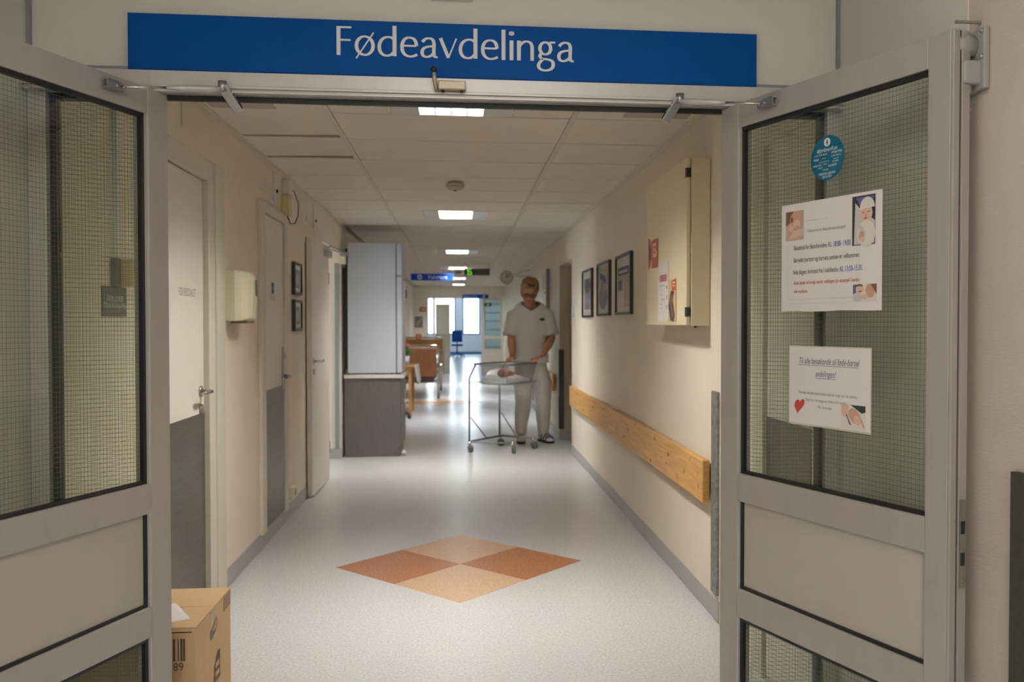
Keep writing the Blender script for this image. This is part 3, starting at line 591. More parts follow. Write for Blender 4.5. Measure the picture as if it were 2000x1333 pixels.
for j in range(5):
    for i in range(8): b.face([V[j][i], V[j][i+1], V[j+1][i+1], V[j+1][i]])
o = b.build('paper_note', PAPER); md = o.modifiers.new('thickness', 'SOLIDIFY'); md.thickness = 0.0004
tag(o, 'loose white paper lying on the cardboard box', 'paper')

# ---------------------------------------------------------------- left wall doors
def lever(b, x, y, z, sx, sy):
    """handle standing off a wall whose normal is +x*sx, lever along sy"""
    b.cyl((x, y, z), (x+0.008*sx, y, z), 0.026, 18); b.tube([(x, y, z), (x+0.045*sx, y, z), (x+0.055*sx, y+0.012*sy, z), (x+0.055*sx, y+0.10*sy, z), (x+0.048*sx, y+0.118*sy, z-0.004)], 0.0095, 10)
d = struct(B().box(LW-0.062, LW-0.022, 3.50, 4.318, 0.008, 2.058).build('door_3', LEAFP), 'white flush door with grey steel kick plate nearest on the left', 'door')
b = B(); b.box(LW-0.07, LW+0.006, 4.322, 4.425, 0, 2.16); b.box(LW-0.07, LW+0.014, 4.425, 4.578, 0.001, 2.16); b.box(LW-0.07, LW+0.006, 3.40, 3.496, 0, 2.16); b.box(LW-0.07, LW+0.006, 3.497, 4.321, 2.062, 2.16); b.build('frame', FRAMEP, d, bevel=0.004)
B().box(LW-0.022, LW-0.018, 3.505, 4.314, 0.012, 0.945).build('kick_plate', STEEL, d, label='grey brushed steel kick plate')
b = B(); lever(b, LW-0.022, 4.262, 1.05, 1, -1); b.cyl((LW-0.022, 4.262, 0.965), (LW-0.012, 4.262, 0.965), 0.024); b.build('handle', CHROME, d)
tx = thing('door_lettering', 'faint grey capitals printed on the nearest white door', 'lettering', (LW-0.0212, 4.075, 1.512), PI/2)
text(tx, 'FOR PERSONALET', 0, 0, 0.052, mat('faded_print', (0.36, 0.34, 0.33), 0.7), -0.0005, ax='CENTER', sx=0.58)
d = struct(B().box(LW-0.03, LW+0.012, 5.475, 6.04, 0.10, 2.045).build('door_4', LEAFP), 'narrow white closet door with steel kick plate between the two frames', 'door')
b = B(); b.box(LW, LW+0.024, 5.36, 5.465, 0.09, 2.12); b.box(LW, LW+0.024, 6.05, 6.155, 0.09, 2.12); b.box(LW, LW+0.024, 5.466, 6.049, 2.052, 2.12); b.build('frame', FRAMEP, d, bevel=0.004)
B().box(LW+0.012, LW+0.016, 5.482, 6.034, 0.105, 0.958).build('kick_plate', STEEL, d, label='grey brushed steel kick plate')
b = B(); b.box(LW+0.012, LW+0.02, 5.985, 6.02, 0.93, 1.22, bev=0.003); lever(b, LW+0.014, 6.0, 1.02, 1, -1); b.box(LW+0.018, LW+0.032, 5.99, 6.016, 1.14, 1.18, bev=0.003); b.build('handle', CHROME_D, d)
for z in (1.80, 0.30): B().box(LW+0.012, LW+0.022, 5.468, 5.486, z, z+0.11, bev=0.002).build('hinge', CHROME_D, d)
s = thing('door_plate', 'small blue and white plate on the narrow closet door', 'sign', (LW+0.0125, 5.71, 1.575), PI/2)
patch(s, 'plate', [(flat('plate_blue', (0.06, 0.13, 0.30)), rect(-0.035, 0.035, -0.01, 0.06)), (flat('plate_white', (0.72, 0.70, 0.66)), rect(-0.08, 0.08, -0.055, -0.016))], -0.001)
text(s, '—', 0.0, 0.026, 0.045, LETTER, -0.0022, ax='CENTER', sx=0.8)
# open leaf folded back on the left wall, and its doorway
d = struct(B().box(0, 0.80, -0.02, 0.02, 0.01, 2.05).build('door_5', LEAFP, bevel=0.002), 'white door standing open against the left wall beside the fridge', 'door')
d.location = (-1.163, 7.75, 0); d.rotation_euler = (0, 0, -PI/2-0.018)
b = B(); b.cyl((0.72, 0.02, 1.075), (0.72, 0.03, 1.075), 0.026); b.tube([(0.72, 0.02, 1.075), (0.72, 0.065, 1.075), (0.70, 0.075, 1.075), (0.60, 0.075, 1.075), (0.585, 0.06, 1.068)], 0.0095, 10); b.cyl((0.72, 0.02, 0.99), (0.72, 0.03, 0.99), 0.022); b.build('handle', CHROME, d)
for z in (0.24, 1.72): B().box(-0.012, 0.006, 0.012, 0.026, z, z+0.10, bev=0.003).build('hinge', CHROME_D, d)
B().box(0.02, 0.24, 0.02, 0.055, 1.945, 2.005, bev=0.004).build('closer_body', mat('silver_enamel', (0.55, 0.54, 0.52), 0.4, metal=0.4), d)
b = B(); b.tube([(-1.10, 7.50, 2.02), (-1.10, 7.55, 2.035), (-1.14, 8.98, 2.085)], 0.008, 8); b.tube([(-1.10, 7.50, 2.005), (-1.12, 8.96, 2.07)], 0.006, 8); b.box(LW, LW+0.07, 8.94, 8.99, 2.06, 2.10)
tag(b.build('door_closer', CHROME_D), 'long steel closer arm above the open white door', 'door closer', 'overhead door closer arms')
struct(B().box(LW-0.06, LW-0.02, 8.985, 8.993, 0.1, 1.99).build('trim_doorway_left', mat('blue_grey_guard', (0.26, 0.32, 0.36), 0.45)), 'blue grey edge guard on the doorway jamb beside the fridge', 'trim')
tag(B().box(LW+0.0, LW+0.05, 9.0, 9.05, 1.98, 2.10, bev=0.006).build('cable_box', CREAM), 'small cream box on the wall corner beside the fridge', 'box')
# dispenser
t = thing('towel_dispenser', 'cream paper towel dispenser on the left wall past the nearest door', 'dispenser', (LW, 4.72, 1.40))
rings = []
for z, dx in ((1.385, -0.006), (1.40, -0.004), (1.50, 0), (1.60, -0.004), (1.64, -0.018), (1.648, -0.03)):
    pr = [(LW, 4.60), (LW+0.055, 4.60), (LW+0.085+dx, 4.612), (LW+0.112+dx, 4.64), (LW+0.123+dx, 4.70), (LW+0.123+dx, 4.78), (LW+0.112+dx, 4.85), (LW+0.06, 4.88), (LW, 4.88)]
    rings.append([(x, y, z-0.012*((y-4.60) > 0.03)*(z < 1.42)*(-1)) for x, y in pr])
B().loft(rings, smooth=False).build('cover', CREAM, t, w=True, bevel=0.006)
B().box(LW+0.02, LW+0.10, 4.66, 4.82, 1.374, 1.388).build('slot', mat('slot_shade', (0.15, 0.13, 0.09), 0.7), t, w=True)
B().box(LW+0.122, LW+0.126, 4.765, 4.79, 1.52, 1.61, bev=0.001).build('sight_window', mat('smoked_window', (0.14, 0.12, 0.07), 0.2), t, w=True)
# two small framed papers on left wall
for (z0, z1, lab) in ((1.585, 1.82, 'upper of the two small dark frames on the left wall'), (1.318, 1.548, 'lower of the two small dark frames on the left wall')):
    t = thing('picture_frame', lab, 'picture', (LW, 6.55, z0), PI/2, 'small dark frames on the left wall')
    b = B(); h = z1-z0
    for q in ((-0.15, -0.13, 0, h), (0.13, 0.15, 0, h), (-0.13, 0.13, 0, 0.02), (-0.13, 0.13, h-0.02, h)): b.box(q[0], q[1], -0.026, 0, q[2], q[3])
    b.build('frame', mat('dark_green_frame', (0.012, 0.03, 0.025), 0.4), t)
    B().box(-0.13, 0.13, -0.014, -0.001, 0.02, h-0.02).build('mount', PAPER, t)
    patch(t, 'photo_print', [(flat('photo_grey_green', (0.32, 0.36, 0.35)), rect(-0.09, 0.09, 0.05, h-0.05)), (gy, ell(0.0, h/2, 0.05, 0.045))], -0.0148)
# alarm units, plates
def ind(y, z, lab, line):
    t = thing('signal_plate', lab, 'signal lamp', (LW, y, z), PI/2, 'room signal plates high on the left wall')
    B().prism([(-0.05, 0, -0.07), (0.02, 0, -0.07), (0.05, 0, -0.045), (0.05, 0, 0.045), (0.02, 0, 0.07), (-0.05, 0, 0.07)], (0, -0.014, 0)).build('plate', WHITE, t, bevel=0.002)
    B().ball((0.012, -0.016, 0.0), 0.013, 0.010, 0.013, 12, 8).build('lamp', mat('dark_red_lens', (0.05, 0.01, 0.01), 0.2), t)
    B().box(-0.032, -0.024, -0.006, 0, 0.07, CH-z-0.03).build('conduit', WALL, t)
ind(5.83, 2.24, 'white signal plate above the narrow closet door', 0); ind(7.36, 2.225, 'white signal plate above the open white door', 0)
t = thing('wall_intercom', 'cream box with looping cable high up past the closet door', 'alarm box', (LW, 6.12, 2.10))
B().box(LW, LW+0.055, 6.07, 6.17, 2.255, 2.36, bev=0.006).build('upper_box', WHITE, t, w=True)
B().box(LW, LW+0.05, 6.06, 6.17, 2.115, 2.25, bev=0.006).build('lower_box', YELL, t, w=True, label='yellowed lower box')
pts = [(LW+0.03, 6.17, 2.315), (LW+0.05, 6.25, 2.30), (LW+0.06, 6.36, 2.23), (LW+0.05, 6.40, 2.15), (LW+0.04, 6.33, 2.085), (LW+0.03, 6.22, 2.07), (LW+0.025, 6.13, 2.115)]
B().tube([Vector(pts[0]).lerp(Vector(pts[0]), 0)]+[Vector(p) for p in pts[1:]], 0.0035, 8).build('cable', BLACK, t, w=True)
for y, z, n in ((5.45, 2.215, 'small white number plate above the closet door frame'), (7.06, 2.21, 'small white number plate beside the open door top')):
    tag(B().box(LW, LW+0.004, y-0.07, y+0.07, z-0.02, z+0.02).build('number_plate', WHITE), n, 'plate')
tag(B().box(LW, LW+0.012, 6.215, 6.305, 1.45, 1.535, bev=0.003).build('light_switch', WHITE), 'white wall switch beside the small dark frames', 'switch')
t = thing('wall_socket', 'cream wall socket just above the left skirting', 'socket', (LW, 6.32, 0.12))
B().box(LW, LW+0.035, 6.27, 6.38, 0.125, 0.215, bev=0.008).build('body', CREAM, t, w=True)
B().cyl((LW+0.034, 6.325, 0.17), (LW+0.037, 6.325, 0.17), 0.026, 18).build('recess', mat('socket_shade', (0.35, 0.32, 0.24), 0.5), t, w=True)
tag(B().box(LW, LW+0.006, 3.93, 3.936, 2.235, CH-0.02).build('conduit', WALL_D), 'thin conduit running up from the nearest left door frame', 'conduit')
# opener button and plate seen through the left side light
t = thing('opener_button', 'cream door opener box with green button behind the left glass', 'button', (LW, 3.24, 1.50))
B().box(LW, LW+0.02, 3.15, 3.20, 1.498, 1.60, bev=0.004).build('back_plate', mat('dark_grey_plate', (0.12, 0.12, 0.11), 0.5), t, w=True)
B().box(LW, LW+0.055, 3.20, 3.30, 1.505, 1.60, bev=0.006).build('box', YELL, t, w=True)
B().cyl((LW+0.055, 3.255, 1.553), (LW+0.075, 3.255, 1.553), 0.02, 18).build('button', mat('green_button', (0.02, 0.10, 0.07), 0.4), t, w=True)
B().box(LW, LW+0.02, 3.165, 3.195, 1.60, CH-0.03).build('conduit', WHITE, t, w=True)
s = thing('opener_sign', 'dark grey plate with two lines of capitals under the opener button', 'sign', (LW, 3.175, 1.448), PI/2)
B().box(-0.105, 0.105, -0.006, 0, -0.052, 0.052).build('plate', MC['dark_grey_plate'], s)
text(s, 'DØRLUKKER', 0.0, 0.010, 0.030, LETTER, -0.0066, ax='CENTER', sx=0.85)
text(s, 'TRYKK PÅ KNAPPEN', 0.0, -0.016, 0.028, LETTER, -0.0066, ax='CENTER', sx=0.78)

# ---------------------------------------------------------------- right wall fittings
d = struct(B().box(RW-0.006, RW+0.002, 2.78, 3.22, 0.02, 2.05).build('door_6', LEAFP), 'white side door glimpsed through the right side light', 'door')
b = B(); b.box(RW-0.02, RW, 3.225, 3.33, 0, 2.12); b.box(RW-0.02, RW, 2.75, 3.224, 2.05, 2.12); b.build('frame', FRAMEP, d)
B().box(RW-0.009, RW-0.006, 2.79, 3.21, 0.46, 1.016).build('kick_plate', STEEL, d, label='grey steel plate')
tag(B().box(RW-0.014, RW, 3.845, 3.935, 0.124, 1.06, bev=0.004).build('corner_guard', GALV), 'galvanised steel corner guard at the near end of the pine rail', 'corner guard')
t = thing('hose_cabinet', 'cream wall cabinet with red fire stickers on the right wall', 'cabinet', (RW, 4.43, 1.36))
B().box(1.082, RW-0.002, 3.995, 4.872, 1.362, 2.152, bev=0.003).build('body', CAB, t, w=True)
dr = B().box(1.060, 1.079, 4.002, 4.872, 1.364, 2.152, bev=0.003).build('door', CAB, t, w=True)
for z in (1.405, 2.06): B().box(1.058, 1.081, 3.999, 4.024, z, z+0.045).build('hinge', BLACK, t, w=True)
B().cyl((1.120, 4.06, 1.362), (1.120, 4.06, 1.352), 0.006, 10).build('bolt', BLACK, t, w=True)
s = thing('fire_sticker', 'square red fire hose sticker with cream pictogram on the cabinet', 'sticker', (1.0585, 4.66, 1.755), -PI/2)
patch(s, 'print', [(RED_S, rect(-0.075, 0.075, -0.078, 0.078)), (flat('sticker_cream', (0.72, 0.60, 0.36)), rect(-0.05, 0.045, -0.02, 0.058)), (RED_S, ell(-0.008, 0.022, 0.024, 0.024)), (MC['sticker_cream'], ell(-0.008, 0.022, 0.012, 0.012)), (RED_S, [(0.02, 0.03), (0.05, 0.005), (0.05, 0.058), (0.03, 0.058)]), (flat('sticker_rose', (0.45, 0.16, 0.12)), rect(-0.055, 0.055, -0.065, -0.03))], -0.0006)
s = thing('fire_sticker', 'half round dark red sticker at the far edge of the cabinet', 'sticker', (1.0585, 4.785, 1.765), -PI/2)
patch(s, 'print', [(RED_S, ell(-0.04, 0, 0.085, 0.09, 20, 0, -PI/2, PI/2)), (dk, ell(-0.012, 0, 0.03, 0.05, 16, 0, -PI/2, PI/2))], -0.0006)
s = thing('cabinet_leaflet', 'white printed sheet with red heading on the cabinet door', 'leaflet', (1.0585, 4.465, 1.54), -PI/2)
B().box(-0.115, 0.115, -0.001, 0, -0.155, 0.155).build('sheet', PAPER, s)
patch(s, 'print', [(flat('leaflet_red', (0.40, 0.13, 0.13)), rect(-0.07, 0.08, 0.052, 0.088))]+[(GREY_T, rect(-0.06+0.02*(k % 2), -0.02+0.06*(k % 3 == 0), 0.03-0.024*k, 0.033-0.024*k)) for k in range(6)]+[(DARK, rect(0.082, 0.092, 0.01-0.05*k, 0.028-0.05*k)) for k in range(3)], -0.0013)['kind'] = 'stuff'
s = thing('cabinet_brochure', 'narrow brochure with red top and dark photo on the cabinet door', 'brochure', (1.0585, 4.268, 1.488), -PI/2)
B().box(-0.078, 0.078, -0.002, 0, -0.108, 0.108).build('sheet', mat('brochure_tan', (0.66, 0.48, 0.22), 0.5), s)
patch(s, 'print', [(flat('brochure_red', (0.55, 0.07, 0.05)), [(0.0, 0.045), (0.075, 0.050), (0.075, 0.106), (-0.01, 0.098)]), (dk, [(-0.07, -0.03), (-0.02, 0.05), (0.05, 0.045), (0.02, 0.0), (0.06, -0.07), (0.045, -0.105), (-0.03, -0.1), (-0.05, -0.06)]), (br, [(-0.04, 0.0), (0.0, 0.03), (0.03, 0.03), (0.0, -0.02), (0.035, -0.07), (0.01, -0.09)]), (LETTER, rect(0.01, 0.06, 0.085, 0.092)), (LETTER, rect(0.01, 0.06, 0.07, 0.077))], -0.0024)
# handrails
def handrail(label, y0, y1, z0, z1, knots):
    t = thing('handrail', label, 'handrail', (RW, (y0+y1)/2, z0), 0, 'pine bump rails on the right wall')
    B().box(RW-0.05, RW-0.014, y0, y1, z0, z1, bev=0.005).build('board', PINE, t, w=True)
    B().box(RW-0.014, RW, y0+0.10, y1-0.1, z0+0.05, z1-0.05).build('spacer', mat('rail_spacer', (0.30, 0.26, 0.20), 0.7), t, w=True)
    b = B()
    for y, z, ry, rz in knots: b.poly([(RW-0.0505, y+a, z+c) for a, c in ell(0, 0, ry, rz, 12)])
    if knots: b.build('knot', KNOT, t, w=True)
kn = [(4.02, 0.60, .006, .018), (4.03, 0.655, .005, .010), (4.28, 0.625, .008, .014), (4.62, 0.66, .018, .014), (4.66, 0.605, .010, .008), (4.78, 0.62, .008, .012), (4.95, 0.70, .012, .012), (5.05, 0.56, .014, .012), (5.5, 0.72, .01, .008), (5.75, 0.66, .02, .014), (5.9, 0.59, .02, .01), (6.2, 0.62, .012, .012), (6.6, 0.58, .012, .01), (6.75, 0.70, .02, .01), (7.3, 0.66, .02, .012), (7.9, 0.58, .02, .01), (8.3, 0.70, .02, .012), (4.42, 0.575, .005, .02), (4.16, 0.71, .006, .008)]
handrail('long knotty pine bump rail on the near right wall', 3.95, 8.92, 0.532, 0.732, kn)
handrail('pine bump rail on the far right wall behind the nurse', 10.62, 14.0, 0.545, 0.755, [])
# pictures on right wall
def frame_r(y0, y1, z0, z1, lab, shapes):
    t = thing('picture_frame', lab, 'picture', (RW, (y0+y1)/2, z0), -PI/2, 'black framed pictures on the right wall')
    wd, h = (y1-y0)/2, z1-z0; b = B()
    for q in ((-wd, -wd+0.018, 0, h), (wd-0.018, wd, 0, h), (-wd+0.018, wd-0.018, 0, 0.018), (-wd+0.018, wd-0.018, h-0.018, h)): b.box(q[0], q[1], -0.024, 0, q[2], q[3])
    b.build('frame', BLACK, t)
    B().box(-wd+0.018, wd-0.018, -0.012, -0.001, 0.018, h-0.018).build('mount', mat('picture_mount', (0.70, 0.68, 0.63), 0.4), t)
    patch(t, 'photo_print', shapes(wd, h), -0.0128)
    B().box(-wd+0.018, wd-0.018, -0.017, -0.0155, 0.018, h-0.018).build('glazing', glass_mat('picture_glazing', (0.98, 0.98, 0.98), 0.2, 0.12, 0.012), t)
pd = flat('picture_mauve', (0.23, 0.19, 0.24)); pk = flat('picture_shadow', (0.10, 0.095, 0.10)); pb = flat('picture_taupe', (0.36, 0.30, 0.29)); pg = flat('picture_sage', (0.30, 0.38, 0.26)); pt = flat('picture_tan', (0.56, 0.47, 0.36)); pn = flat('picture_navy', (0.05, 0.09, 0.20)); ps = flat('picture_sand', (0.52, 0.40, 0.30))
frame_r(5.83, 6.41, 1.438, 1.872, 'black framed photo collage with blue band, nearest on the right wall', lambda wd, h: [(pt, rect(-0.22, 0.2, 0.05, h-0.1)), (ps, rect(0.02, 0.22, 0.1, 0.3)), (wh, rect(-0.25, 0.02, 0.02, 0.17)), (pn, rect(-0.22, 0.2, h-0.15, h-0.09)), (gy, rect(-0.18, 0.14, h-0.135, h-0.115)), (pn, rect(-0.2, -0.06, 0.18, 0.25))])
frame_r(6.69, 7.295, 1.438, 1.875, 'middle of three black framed pictures, a dim portrait', lambda wd, h: [(pt, rect(-0.26, 0.26, 0.11, h-0.03)), (pg, rect(-0.28, -0.12, h-0.1, h-0.02)), (pd, ell(-0.02, 0.15, 0.2, 0.10)), (pb, ell(-0.02, 0.23, 0.12, 0.085)), (pk, ell(-0.03, 0.285, 0.17, 0.055, 20, -0.2, 0, PI)), (pd, ell(-0.08, 0.22, 0.05, 0.06))])
frame_r(7.60, 8.19, 1.432, 1.87, 'black framed dark portrait farthest of the three on the right wall', lambda wd, h: [(pb, rect(-0.2, 0.2, 0.07, h-0.08)), (pd, ell(0.0, 0.2, 0.16, 0.13)), (pk, ell(0.0, 0.29, 0.18, 0.065)), (pd, ell(0.0, 0.1, 0.15, 0.03))])
tag(B().box(RW-0.012, RW, 8.93, 9.02, 1.44, 1.55, bev=0.003).build('light_switch', WHITE), 'white switch at the edge of the right recessed doorway', 'switch')
# recessed doorway on the right
d = struct(B().box(RW+0.12, RW+0.165, 9.12, 10.22, 0.005, 2.06).build('door_7', mat('beige_door', (0.50, 0.43, 0.32), 0.5)), 'beige door in the recess behind the nurse', 'door')
struct(B().box(RW-0.012, RW+0.05, 10.215, 10.235, 0.125, 1.07).build('trim_recess_guard', mat('charcoal_guard', (0.035, 0.045, 0.045), 0.5)), 'dark edge guard on the recess jamb beside the nurse', 'trim')
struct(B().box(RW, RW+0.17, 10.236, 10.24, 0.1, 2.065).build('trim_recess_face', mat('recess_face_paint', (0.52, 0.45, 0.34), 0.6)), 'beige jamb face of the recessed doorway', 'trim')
# notice board behind the nurse
t = thing('notice_board', 'pale notice board with papers on the right wall behind the nurse', 'notice board', (RW, 11.9, 1.60), -PI/2)
b = B(); b.box(-0.55, 0.45, -0.03, -0.002, 0.0, 0.48); b.mi = 1; b.box(0.45, 0.52, -0.045, -0.002, -0.02, 0.5); b.build('board', [mat('board_face', (0.70, 0.66, 0.64), 0.5), mat('board_edge', (0.28, 0.24, 0.20), 0.5)], t)
patch(t, 'paper_print', [(PAPER, rect(-0.5, -0.05, 0.05, 0.22)), (flat('paper_orange', (0.66, 0.48, 0.30)), rect(-0.2, 0.0, 0.25, 0.44)), (flat('paper_olive', (0.52, 0.50, 0.30)), rect(0.03, 0.18, 0.25, 0.45)), (PAPER, rect(0.0, 0.4, 0.02, 0.2)), (flat('paper_mauve', (0.52, 0.45, 0.47)), rect(0.0, 0.4, 0.18, 0.21))], -0.031)
tag(B().lathe([(0.028, 0), (0.036, 0.006), (0.036, 0.012), (0.02, 0.02)], M=Matrix.Translation((RW, 17.0, 1.81)) @ Matrix.Rotation(-PI/2, 4, 'Y')).build('wall_fitting', CHROME), 'small round chrome wall fitting behind the nurse', 'fitting')
tag(B().box(RW-0.012, RW, 13.9, 14.0, 0.15, 1.06).build('corner_guard', MC['blue_grey_guard']), 'blue grey corner guard seen between the legs of the nurse', 'corner guard')

# ---------------------------------------------------------------- ceiling things
def smoke(x, y, lab, s=1.0):
    t = thing('smoke_detector', lab, 'smoke detector', (x, y, CH), 0, 'ceiling smoke detectors')
    B().lathe([(0.052*s, 0), (0.052*s, -0.012*s), (0.068*s, -0.014*s), (0.068*s, -0.030*s)], n=24).build('base', mat('detector_beige', (0.55, 0.48, 0.36), 0.5), t)
    B().lathe([(0.066*s, -0.030*s), (0.058*s, -0.046*s), (0.032*s, -0.058*s)], n=24).build('head', MC['detector_beige'], t)
    B().lathe([(0.012*s, -0.056*s), (0.012*s, -0.064*s)], n=12).build('sensor', BLACK, t)
smoke(-0.034, 6.33, 'beige smoke detector on the ceiling above the corridor middle'); smoke(-0.03, 17.0, 'tiny looking smoke detector left of the green display')
for x0, x1, lab in ((-1.16, -0.865, 'flat grey ceiling strip beside the left wall'), (0.80, 1.12, 'flat grey ceiling strip beside the right wall')):
    tag(B().box(x0, x1, 4.06, 4.24, CH-0.008, CH-0.001).build('ceiling_vent', mat('vent_grey', (0.50, 0.47, 0.42), 0.5)), lab, 'vent')
s = thing('hanging_sign', 'blue hanging sign with white arrow pointing left to the duty room', 'sign', (-0.507, 16.0, 2.232))
B().box(-0.385, 0.385, 0, 0.02, -0.062, 0.062).build('panel', mat('hanging_blue', (0.004, 0.045, 0.30), 0.6, spec=0.1), s)
for x in (-0.3, 0.3): B().cyl((x, 0.01, 0.06), (x, 0.01, 0.17), 0.003, 8).build('hanger', CHROME, s)
text(s, 'Vaktrom', -0.085, -0.004, 0.115, LETTER, -0.002, sx=0.88)
patch(s, 'arrow', [(LETTER, ell(-0.225, 0, 0.045, 0.045, 24)), (MC['hanging_blue'], [(-0.258, 0), (-0.225, -0.03), (-0.225, -0.01), (-0.19, -0.01), (-0.19, 0.01), (-0.225, 0.01), (-0.225, 0.03)])], -0.002)
s = thing('call_display', 'black hanging call display showing a green digit', 'display', (0.286, 14.6, 2.246))
B().box(-0.213, 0.213, 0, 0.05, -0.056, 0.056, bev=0.004).build('case', BLACK, s)
B().cyl((-0.2, 0.02, 0.05), (-0.2, 0.02, 0.15), 0.004, 8).build('hanger', CHROME, s)
B().cyl((0.2, 0.02, 0.05), (0.2, 0.02, 0.15), 0.004, 8).build('hanger', CHROME, s)
b = B()
for q in ((-0.158, -0.098, 0.037, 0.045), (-0.162, -0.153, 0.0, 0.042), (-0.158, -0.098, -0.002, 0.006), (-0.099, -0.090, -0.042, 0.0), (-0.158, -0.098, -0.046, -0.038), (-0.162, -0.153, -0.040, -0.020)): b.box(q[0], q[1], -0.003, 0.001, q[2], q[3])
b.build('digit', LED_G, s)
b = B()
for k in range(16):
    for j in range(5): b.box(-0.04+0.014*k, -0.034+0.014*k, -0.0015, 0.0, -0.036+0.016*j, -0.030+0.016*j)
b.build('dot_matrix', mat('unlit_dots', (0.12, 0.10, 0.09), 0.5), s, kind='stuff')
t = thing('wall_clock', 'round white clock on a bracket left of the head of the nurse', 'clock', (0.775, 14.5, 2.155))
B().lathe([(0.112, 0), (0.114, 0.02), (0.114, 0.06), (0.112, 0.08)], M=Matrix.Translation((0, 0.08, 0)) @ Matrix.Rotation(PI/2, 4, 'X'), n=32).build('case', mat('clock_rim', (0.42, 0.40, 0.36), 0.4), t)
B().lathe([(0.104, 0), (0.104, 0.003)], M=Matrix.Translation((0, 0.0, 0)) @ Matrix.Rotation(PI/2, 4, 'X'), n=32).build('dial', mat('clock_dial', (0.66, 0.62, 0.55), 0.5), t)
for k in range(12):
    a = k*PI/6; B().box(-0.004, 0.004, -0.0045, -0.003, 0.078, 0.095, Matrix.Rotation(a, 4, 'Y')).build('hour_mark', DARK, t)
B().box(-0.006, 0.006, -0.007, -0.005, -0.01, 0.06, Matrix.Rotation(0.06, 4, 'Y')).build('hand', DARK, t)
B().box(-0.004, 0.004, -0.009, -0.007, -0.012, 0.085, Matrix.Rotation(0.85, 4, 'Y')).build('hand', DARK, t)
b = B(); b.tube([(0.11, 0.04, 0.02), (RW-0.775, 0.04, 0.02)], 0.010, 8); b.tube([(0.11, 0.04, 0.05), (RW-0.775, 0.04, 0.13)], 0.007, 8); b.build('bracket', MC['clock_dial'], t)

# ---------------------------------------------------------------- fridge and its base unit
t = thing('base_cabinet', 'dark grey base cabinet with white top carrying the fridge', 'cabinet', (-0.89, 9.35, 0))
B().box(-1.185, -0.625, 9.07, 9.69, 0.0, 0.812).build('carcass', LAM_G, t, w=True, bevel=0.002)
B().box(-0.624, -0.604, 9.07, 9.69, 0.11, 0.808).build('door', LAM_G, t, w=True, bevel=0.002)
B().tube([(-0.60, 9.12, 0.70), (-0.575, 9.12, 0.69), (-0.575, 9.12, 0.56), (-0.60, 9.12, 0.55)], 0.006, 8).build('handle', CHROME, t, w=True)
B().box(-1.19, -0.578, 9.05, 9.70, 0.812, 0.850, bev=0.004).build('worktop', mat('white_worktop', (0.74, 0.74, 0.72), 0.35), t, w=True)
B().ball((-0.585, 9.12, 0.03), 0.028).build('door_stop', WHITE, t, w=True)
t = thing('fridge', 'tall white fridge standing on the grey base cabinet', 'fridge', (-0.9, 9.35, 0.85))
B().box(-1.150, -0.662, 9.075, 9.67, 0.862, 2.208, bev=0.006).build('body', FRIDGE, t, w=True)
B().box(-1.176, -1.152, 9.10, 9.65, 0.90, 2.15).build('coil_grille', BLACK, t, w=True)
B().box(-1.205, -1.18, 9.08, 9.14, 0.86, 1.95).build('pipe', BLACK, t, w=True)
B().box(-0.650, -0.600, 9.075, 9.67, 0.866, 1.866, bev=0.006).build('door', FRIDGE, t, w=True)
B().box(-0.650, -0.600, 9.075, 9.67, 1.874, 2.208, bev=0.006).build('door', FRIDGE, t, w=True)
B().box(-0.661, -0.651, 9.085, 9.66, 0.87, 2.2).build('door_seal', mat('grey_seal', (0.16, 0.16, 0.18), 0.6), t, w=True)
for z0, z1 in ((1.95, 2.12), (1.60, 1.82)): B().tube([(-0.60, 9.14, z0), (-0.575, 9.14, z0+0.015), (-0.575, 9.14, z1-0.015), (-0.60, 9.14, z1)], 0.008, 8).build('handle', WHITE, t, w=True)
b = B()
for x in (-1.10, -0.70):
    for y in (9.12, 9.62): b.cyl((x, y, 0.85), (x, y, 0.864), 0.02, 12)
b.build('foot', BLACK, t, w=True)

# ---------------------------------------------------------------- table with plant, bed (left, further down)
t = thing('drop_leaf_table', 'narrow beech table with drop leaf beyond the fridge', 'table', (-0.95, 13.45, 0))
B().box(-1.24, -0.675, 13.0, 13.9, 0.725, 0.75, bev=0.004).build('tabletop', WOODT, t, w=True)
B().prism([(-0.672, 13.0, 0.745), (-0.672, 13.9, 0.745), (-0.645, 13.9, 0.53), (-0.640, 13.82, 0.47), (-0.640, 13.08, 0.47), (-0.645, 13.0, 0.53)], (0.02, 0, 0)).build('drop_leaf', mat('drop_leaf_glare', (0.62, 0.58, 0.55), 0.3), t, w=True)  # glare on the hanging leaf is put into its pale colour
for x in (-1.2, -0.745):
    for y in (13.05, 13.82): B().box(x-0.022, x+0.022, y-0.022, y+0.022, 0, 0.725).build('leg', WOODT, t, w=True)
b = B(); b.box(-1.2, -0.745, 13.04, 13.06, 0.62, 0.725); b.box(-1.2, -0.745, 13.81, 13.83, 0.62, 0.725); b.build('apron', WOODT, t, w=True)
t = thing('potted_plant', 'white pot with pink flowering plant on the beech table', 'plant', (-0.85, 13.3, 0.75))
B().lathe([(0.05, 0), (0.075, 0.02), (0.085, 0.14), (0.08, 0.14)], n=20).build('pot', mat('lilac_pot', (0.62, 0.60, 0.72), 0.35), t)
B().lathe([(0.078, 0.125), (0.001, 0.13)], n=16, cap=False).build('soil', mat('soil', (0.04, 0.025, 0.015), 0.9), t)
b = B(); random.seed(3)
